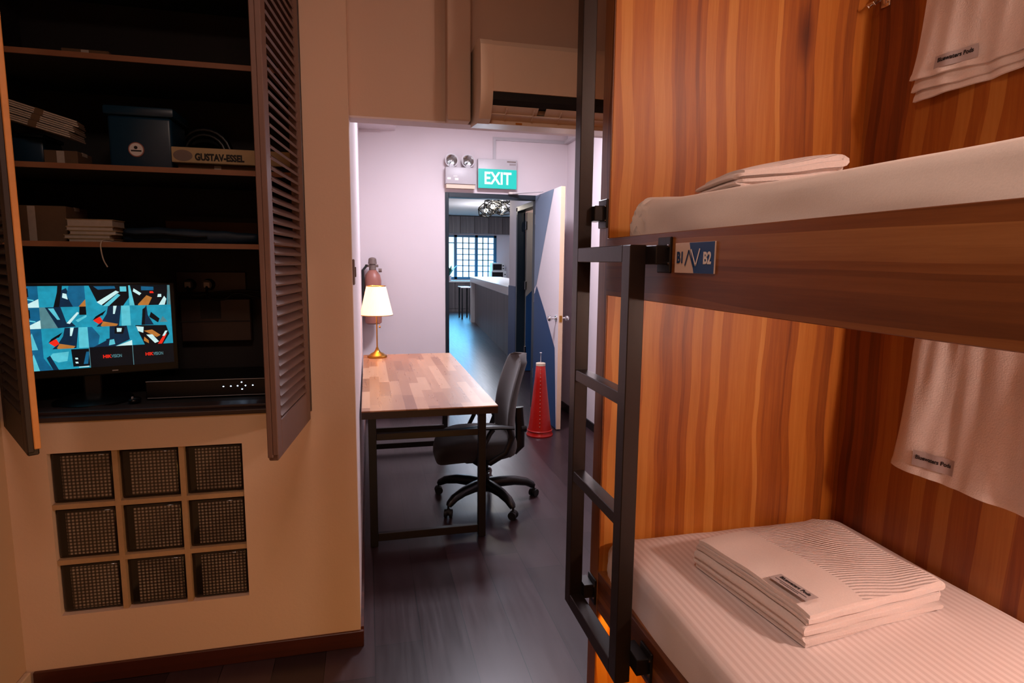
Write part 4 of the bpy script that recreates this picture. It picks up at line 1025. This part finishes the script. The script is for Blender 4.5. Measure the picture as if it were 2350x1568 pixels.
# hooks on the back panel
for y in (1.745, 1.60, 1.08):
    for zt in ((2.40,) if y > 1.0 else ()):
        bm = B(); box(bm, XI-.006, XI, y-.018, y+.018, zt-.005, zt+.075, 0, None, .002, 1)
        tube(bm, [(XI-.006, y-.012, zt+.06), (XI-.035, y-.012, zt+.01), (XI-.055, y-.012, zt-.005), (XI-.062, y-.012, zt+.0), (XI-.062, y+.014, zt+.0), (XI-.055, y+.014, zt-.005), (XI-.035, y+.014, zt+.01), (XI-.006, y+.014, zt+.06)], .0032, 8)
        fin('towel_hook', bm, 'chrome', bed, 50)

# mattresses ---------------------------------------------------------
def mattress(name, label, x0, x1, y0, y1, z0, z1, sag, mats, seed, tuck):
    c = thing(name, label, 'mattress', ((x0+x1)/2, (y0+y1)/2, z0))
    bm = B(); NX, NY = 46, 100; R = .045; rings = []
    # cross-section loop in (x,z), rounded-rect, swept along y with rounded ends
    def section(y):
        e = min(y-y0, y1-y); sh = 0
        if e < R*1.6: q = 1-e/(R*1.6); sh = R*1.6*(1-math.sqrt(max(0, 1-q*q)))
        pts = []
        def arc(cx, cz, a0, a1, r, n=6):
            for k in range(n+1):
                a = a0+(a1-a0)*k/n; pts.append((cx+r*cos(a), cz+r*sin(a)))
        X0, X1, Z0, Z1 = x0+sh*.75, x1-sh*.75, z0+sh*.2, z1-sh*.45
        r = R*.8
        rb = .018
        arc(X0+r, Z1-r, pi, pi/2, r)
        for k in range(1, NX): pts.append((X0+r+(X1-X0-2*r)*k/NX, Z1))
        arc(X1-r, Z1-r, pi/2, 0, r)
        arc(X1-rb, Z0+rb, 0, -pi/2, rb, 3)
        for k in range(1, 6): pts.append((X1-rb-(X1-X0-2*rb)*k/6, Z0))
        arc(X0+rb, Z0+rb, -pi/2, -pi, rb, 3)
        for k in range(1, 5): pts.append((X0, Z0+rb+(Z1-r-Z0-rb)*k/5))
        return pts
    for j in range(NY+1):
        t = j/NY; y = y0+(y1-y0)*(.5-.5*cos(pi*t))
        ring = []
        for (x, z) in section(y):
            p = Vector((x, y, z)); top = (z-z0)/(z1-z0)
            n1 = noise.noise(Vector((x*2.2, y*2.0, seed))); n2 = noise.noise(Vector((x*9, y*3.5+z*6, seed+5)))
            if top > .55: p.z += .006*n1+.0025*n2*tuck
            if x < x0+.05:      # front side: drag folds of the sheet
                f = noise.noise(Vector((y*2.6+z*5, z*9-y*1.5, seed+9))); p.x += (.010*f+.004*n2)*tuck*(1-abs(top-.45))
            if y > y1-.10 and x < x0+.12: p.x += .006*sin(y*160+z*60)*tuck*.6
            p.z -= sag*sin(pi*min(1, max(0, (y-y0)/(y1-y0))))*top*.5
            ring.append(bm.verts.new(p))
        rings.append(ring)
    n = len(rings[0])
    for a, b in zip(rings, rings[1:]):
        for i in range(n): bm.faces.new((a[i], a[(i+1) % n], b[(i+1) % n], b[i]))
    cap(bm, rings[0], 0, True); cap(bm, rings[-1])
    fin('fitted_sheet', bm, mats, c, 60)
    bm = B(); box(bm, x0+.03, x1-.03, y0+.05, y1-.05, z0-.001, z0+.03); fin('mattress_core', bm, 'sheet_plain', c)
mattress('lower_mattress', 'lower berth mattress in white striped sheet under the folded blanket', .763, 1.668, YN+.02, 1.795, .479, .635, .0, 'sheet', 3, 1.)
mattress('upper_mattress', 'upper berth mattress wrapped in wrinkled white sheet above the plaque', .765, 1.668, YN+.02, 1.685, 1.597, 1.740, .05, 'sheet_plain', 8, 2.8)

# folded blankets ------------------------------------------------------
def folded_blanket(label, ox_, oy_, oz_, L, D, H, rot, passes, puff, seed, taper=0.):
    c = thing('folded_blanket', label, 'blanket', (ox_, oy_, oz_))
    th_ = H/passes; r = th_/2
    m = Matrix.Translation((ox_, oy_, oz_)) @ Matrix.Rotation(rot, 4, 'Z')
    # centreline in (u,w): serpentine from the bottom
    cl = []
    for k in range(passes):
        z = th_*(k+.5); ins = .0 + .010*((k*7) % 3)/2
        us = [-L/2+r+ins, L/2-r-ins]
        if k % 2: us = us[::-1]
        for i in range(19): cl.append((us[0]+(us[1]-us[0])*i/18, z))
        if k < passes-1:
            s = 1 if k % 2 == 0 else -1
            for i in range(1, 5):
                a = -pi/2+pi*i/5; cl.append((us[1]+s*r*cos(a)*1.1, z+r+r*sin(a)))
    bm = B(); NV = 20; half = th_*.47; sheets = []
    for j in range(NV+1):
        v = -D/2+D*j/NV; row = []
        for i, (u, w) in enumerate(cl):
            a = cl[max(i-1, 0)]; b = cl[min(i+1, len(cl)-1)]
            tx, tw = b[0]-a[0], b[1]-a[1]; l = math.hypot(tx, tw) or 1; nx, nw = -tw/l, tx/l
            n1 = noise.noise(Vector((u*5, v*5, seed))); n2 = noise.noise(Vector((u*11+i*.01, v*11, seed+w*30)))
            dz = w/H*(puff*n1*2.0+.004*n2) - .25*w*(abs(2*v/D)**6)*.5 + w/H*puff*1.2*(1-(2*u/L)**2)*(1-(2*v/D)**2)
            tp = 1-taper*max(0, min(1, .5-u/L))
            vv = v + .010*noise.noise(Vector((u*6, w*60, seed+2)))*(abs(2*v/D)**4) + (.006*sin(w*190+seed))*(abs(2*v/D)**4)
            row.append((bm.verts.new(m @ Vector((u+nx*half, vv, max(.001, (w+nw*half+dz)*tp)))), bm.verts.new(m @ Vector((u-nx*half, vv, max(.0005, (w-nw*half+dz)*tp))))))
        sheets.append(row)
    n = len(cl); f_top = []
    last0 = (passes-1)*(19+4)
    for j in range(NV):
        for i in range(n-1):
            a, b, c2, d = sheets[j][i], sheets[j][i+1], sheets[j+1][i+1], sheets[j+1][i]
            f = bm.faces.new((a[0], b[0], c2[0], d[0])); g = bm.faces.new((a[1], d[1], c2[1], b[1]))
            if i >= last0:
                f.material_index = g.material_index = 1 if (i-last0 < 11 if passes % 2 == 0 else i-last0 > 7) else 0
        for i in (0, n-1):
            a, d = sheets[j][i], sheets[j+1][i]; bm.faces.new((a[0], d[0], d[1], a[1]))
    for j in (0, NV):
        for i in range(n-1):
            a, b = sheets[j][i], sheets[j][i+1]; bm.faces.new((a[0], a[1], b[1], b[0]))
    fin('blanket_cloth', bm, ['blanket', 'blanket_rib'], c, 60)
    return c, m
fb, fm = folded_blanket('white folded waffle blanket with grey label on the lower mattress', 1.212, 1.365, .638, .475, .415, .096, radians(7), 8, .006, 2)
# label on the blanket near its left edge
lm = fm @ Matrix.Translation((-.195, -.125, .1045))
bm = B()
for i in range(9):
    pass
bm.free(); bm = B(); box(bm, -.021, .021, -.06, .06, 0, .0012, 0, lm); lb = fin('woven_label', bm, 'label_grey', fb)
lt = lm @ Matrix.Translation((.008, 0, .0018)) @ Matrix.Rotation(-pi/2, 4, 'Z')
text('lettering', 'Bluewaters Pods', .0155, lt, 'label_text', lb, .0003, 'CENTER', .92, bold=.0004)
bm = B(); box(bm, -.008, -.0065, -.05, .05, .0012, .0018, 0, lm); box(bm, -.014, -.0125, -.03, .03, .0012, .0018, 0, lm); fin('small_print', bm, 'label_text', lb)
folded_blanket('rumpled white blanket showing over the upper mattress edge', 1.045, 1.44, 1.739, .27, .28, .100, radians(-12), 6, .010, 21, .55)

# towels ---------------------------------------------------------------
def towel(label, ya, yb, ztop, zbot, xpl, layers, seed, lab_y, lab_z, lab_w=.12, lab_h=.036):
    c = thing('hanging_towel', label, 'towel', (xpl, (ya+yb)/2, zbot))
    bm = B(); NU, NV = 60, 40
    def surf(u, v, L, off=0):
        # u 0..1 from the corner end toward the camera, v 0 bottom..1 top
        zb = zbot - .026*L - .010*sin(u*3.0+L) + .004*noise.noise(Vector((u*6, L, seed)))
        z = zb+(ztop-zb)*v
        pin = .02*(v**1.5)
        y = ya-(ya-yb)*u + (-pin*(1-u)*1.4) + (.012*(1-v) if u < .5 else 0) + .004*noise.noise(Vector((v*3, L, seed+3)))*(1-u)
        fold = .013*noise.noise(Vector((u*4.2+.35*v, v*.9, seed)))*2 + .006*noise.noise(Vector((u*11, v*1.6, seed+7)))*2
        x = xpl + .010*L + fold*(.55+.45*(1-v)) - .012*(1-v)
        return Vector((x+off, y, z))
    t = .0045
    for L in range(layers):
        A, Bk = [], []
        for j in range(NV+1):
            v = j/NV
            A.append([]); Bk.append([])
            for i in range(NU+1):
                u = i/NU; hem = .0028 if (v < .045) else 0
                A[-1].append(bm.verts.new(surf(u, v, L, -t/2-hem*1.0))); Bk[-1].append(bm.verts.new(surf(u, v, L, t/2+hem)))
        for j in range(NV):
            for i in range(NU):
                bm.faces.new((A[j][i], A[j+1][i], A[j+1][i+1], A[j][i+1])); bm.faces.new((Bk[j][i], Bk[j][i+1], Bk[j+1][i+1], Bk[j+1][i]))
        for i in range(NU):
            bm.faces.new((A[0][i], A[0][i+1], Bk[0][i+1], Bk[0][i])); bm.faces.new((A[NV][i], Bk[NV][i], Bk[NV][i+1], A[NV][i+1]))
        for j in range(NV):
            bm.faces.new((A[j][0], Bk[j][0], Bk[j+1][0], A[j+1][0])); bm.faces.new((A[j][NU], A[j+1][NU], Bk[j+1][NU], Bk[j][NU]))
    fin('towel_cloth', bm, 'towel', c, 70)
    # woven label follows the cloth
    def su(y, z): return (ya-y)/(ya-yb), (z-zbot)/(ztop-zbot)
    bm = B(); n1, n2 = 12, 4; g = []
    for j in range(n2+1):
        g.append([])
        for i in range(n1+1):
            y = lab_y-lab_w*i/n1; z = lab_z-lab_h/2+lab_h*j/n2; u, v = su(y, z); p = surf(u, v, 0, -t/2-.0018); g[-1].append(bm.verts.new((p.x, y, z)))
    for j in range(n2):
        for i in range(n1): bm.faces.new((g[j][i], g[j+1][i], g[j+1][i+1], g[j][i+1]))
    lb = fin('woven_label', bm, 'label_grey', c, 60)
    mid = surf(*su(lab_y-lab_w/2, lab_z), 0, 0)
    o = text('lettering', 'Bluewaters Pods', .0165, axes((0, lab_y-lab_w/2, lab_z+.004), (0, -1, 0), (0, 0, 1)), 'label_text', lb, .0003, 'CENTER', .9, bold=.0005)
    for v in o.data.vertices:
        p = surf(*su(v.co.y, v.co.z), 0, -t/2-.003); v.co.x = p.x
    return c
towel('folded cream towel with grey label hanging in the upper berth', 1.57, .98, 2.52, 2.115, 1.640, 3, 4, 1.500, 2.142, .12, .036)
towel('single cream towel with grey label hanging in the lower berth', 1.512, .95, 1.44, .925, 1.645, 1, 11, 1.442, .972, .118, .046)
for y in (1.48, 1.05):
    for zt in (2.49, 1.41):
        bm = B(); cyl(bm, (XI, y, zt), (XI-.006, y, zt), .014, n=16); cyl(bm, (XI-.006, y, zt), (XI-.05, y, zt+.004), .004, n=8); sphere(bm, (XI-.052, y, zt+.004), .008); fin('towel_hook', bm, 'chrome', bed, 50)

# bunk reading lamps
for z, y_ in ((1.36, .5), (2.42, .45)):
    bm = B(); cyl(bm, (XI, y_, z), (XI-.03, y_, z), .05, .045, 28); lp = fin('berth_lamp', bm, 'white_plastic', bed, 40)
    bm = B(); cyl(bm, (XI-.03, y_, z), (XI-.036, y_, z), .038, n=28); fin('lamp_lens', bm, 'warm_bulb', lp)

# ceiling lamps in corridor & kitchen
c = thing('ceiling_lamp', 'flat white ceiling lamp panel in the corridor above the desk', 'lamp', (1.0, 4.6, HC))
bm = B(); box(bm, .75, 1.25, 4.35, 4.85, HC-.03, HC, 0, None, .005, 1); fin('housing', bm, 'white_plastic', c)
bm = B(); box(bm, .78, 1.22, 4.38, 4.82, HC-.033, HC-.03); fin('diffuser', bm, 'sign_text', c)

# ------------------------------------------------------------------ lights
def area(name, loc, rot, sx, sy, col, e, spread=None):
    l = bpy.data.lights.new(name, 'AREA'); l.shape = 'RECTANGLE'; l.size = sx; l.size_y = sy; l.color = lin(col)[:3]; l.energy = e
    if spread: l.spread = spread
    o = bpy.data.objects.new(name, l); COL.objects.link(o); o.location = loc; o.rotation_euler = rot; return o
def point(name, loc, col, e, r=.04):
    l = bpy.data.lights.new(name, 'POINT'); l.color = lin(col)[:3]; l.energy = e; l.shadow_soft_size = r
    o = bpy.data.objects.new(name, l); COL.objects.link(o); o.location = loc; return o
def spot(name, loc, tgt, col, e, ang, r=.04, blend=.4):
    l = bpy.data.lights.new(name, 'SPOT'); l.color = lin(col)[:3]; l.energy = e; l.shadow_soft_size = r; l.spot_size = radians(ang); l.spot_blend = blend
    o = bpy.data.objects.new(name, l); COL.objects.link(o); o.location = loc
    o.rotation_euler = (Vector(tgt)-Vector(loc)).to_track_quat('-Z', 'Y').to_euler(); return o
area('corridor_light', (1.0, 4.6, HC-.04), (0, 0, 0), .44, .44, '#f3f0ff', 62)
area('kitchen_light', (3.2, 13.5, 3.0), (0, 0, 0), 2.5, 5, '#e6eeff', 160)
area('window_light', (3.2, YK-.45, 1.75), (radians(-42), 0, 0), 1.8, 1.2, '#58bfff', 75, radians(92))
point('corridor_fill', (1.0, 3.0, 1.35), '#ffe9ea', 5, .25)
point('kitchen_fill', (3.0, 15.5, 2.3), '#eef2ff', 70, .3)
point('side_room_fill', (2.7, 7.6, 2.4), '#ffe9d8', 14, .1)  # added unseen lamp to brighten the open grey leaf
area('passage_light', (1.2, 7.6, 2.98), (0, 0, 0), .8, .8, '#cfe4ff', 14)
point('chandelier_light', (2.0, 9.45, 2.42), '#fff1de', 10, .06)
point('desk_lamp_light', (L0[0], L0[1], 1.25), '#ffb070', 7, .03)
point('lower_berth_light', (1.585, .50, 1.36), '#ffdccc', 27, .05)
point('upper_berth_light', (1.60, .45, 2.42), '#ffdccc', 30, .07)
area('under_bed_light', (.79, .8, .40), (0, radians(-35), 0), .03, 2.0, '#ffb04a', 10)
area('under_bed_glow', (.735, .6, .10), (0, radians(75), 0), .03, 2.0, '#ffc060', 10)
area('room_light', (-.1, .3, HC-.05), (0, 0, 0), .5, .5, '#ffdccb', 17)
w = bpy.data.worlds.new('World'); S.world = w; w.use_nodes = True
w.node_tree.nodes['Background'].inputs[0].default_value = (.03, .028, .03, 1); w.node_tree.nodes['Background'].inputs[1].default_value = .3

# ------------------------------------------------------------------ camera
cam = bpy.data.cameras.new('Camera'); co = bpy.data.objects.new('Camera', cam); COL.objects.link(co)
cam.sensor_width = 36; cam.lens = 1373.2/2350*36; cam.clip_start = .02
yaw, pit, rol = .237098, .129896, .0104878
f = Vector((sin(yaw)*cos(pit), cos(yaw)*cos(pit), -sin(pit))); r = Vector((cos(yaw), -sin(yaw), 0)); u = r.cross(f)
r2 = r*cos(rol)+u*sin(rol); u2 = r2.cross(f)
mm = Matrix((r2, u2, -f)).transposed().to_4x4(); mm.translation = (0, 0, 1.55); co.matrix_world = mm
S.camera = co
S.view_settings.view_transform = 'Filmic' if False else 'Standard'
S.view_settings.look = 'None'
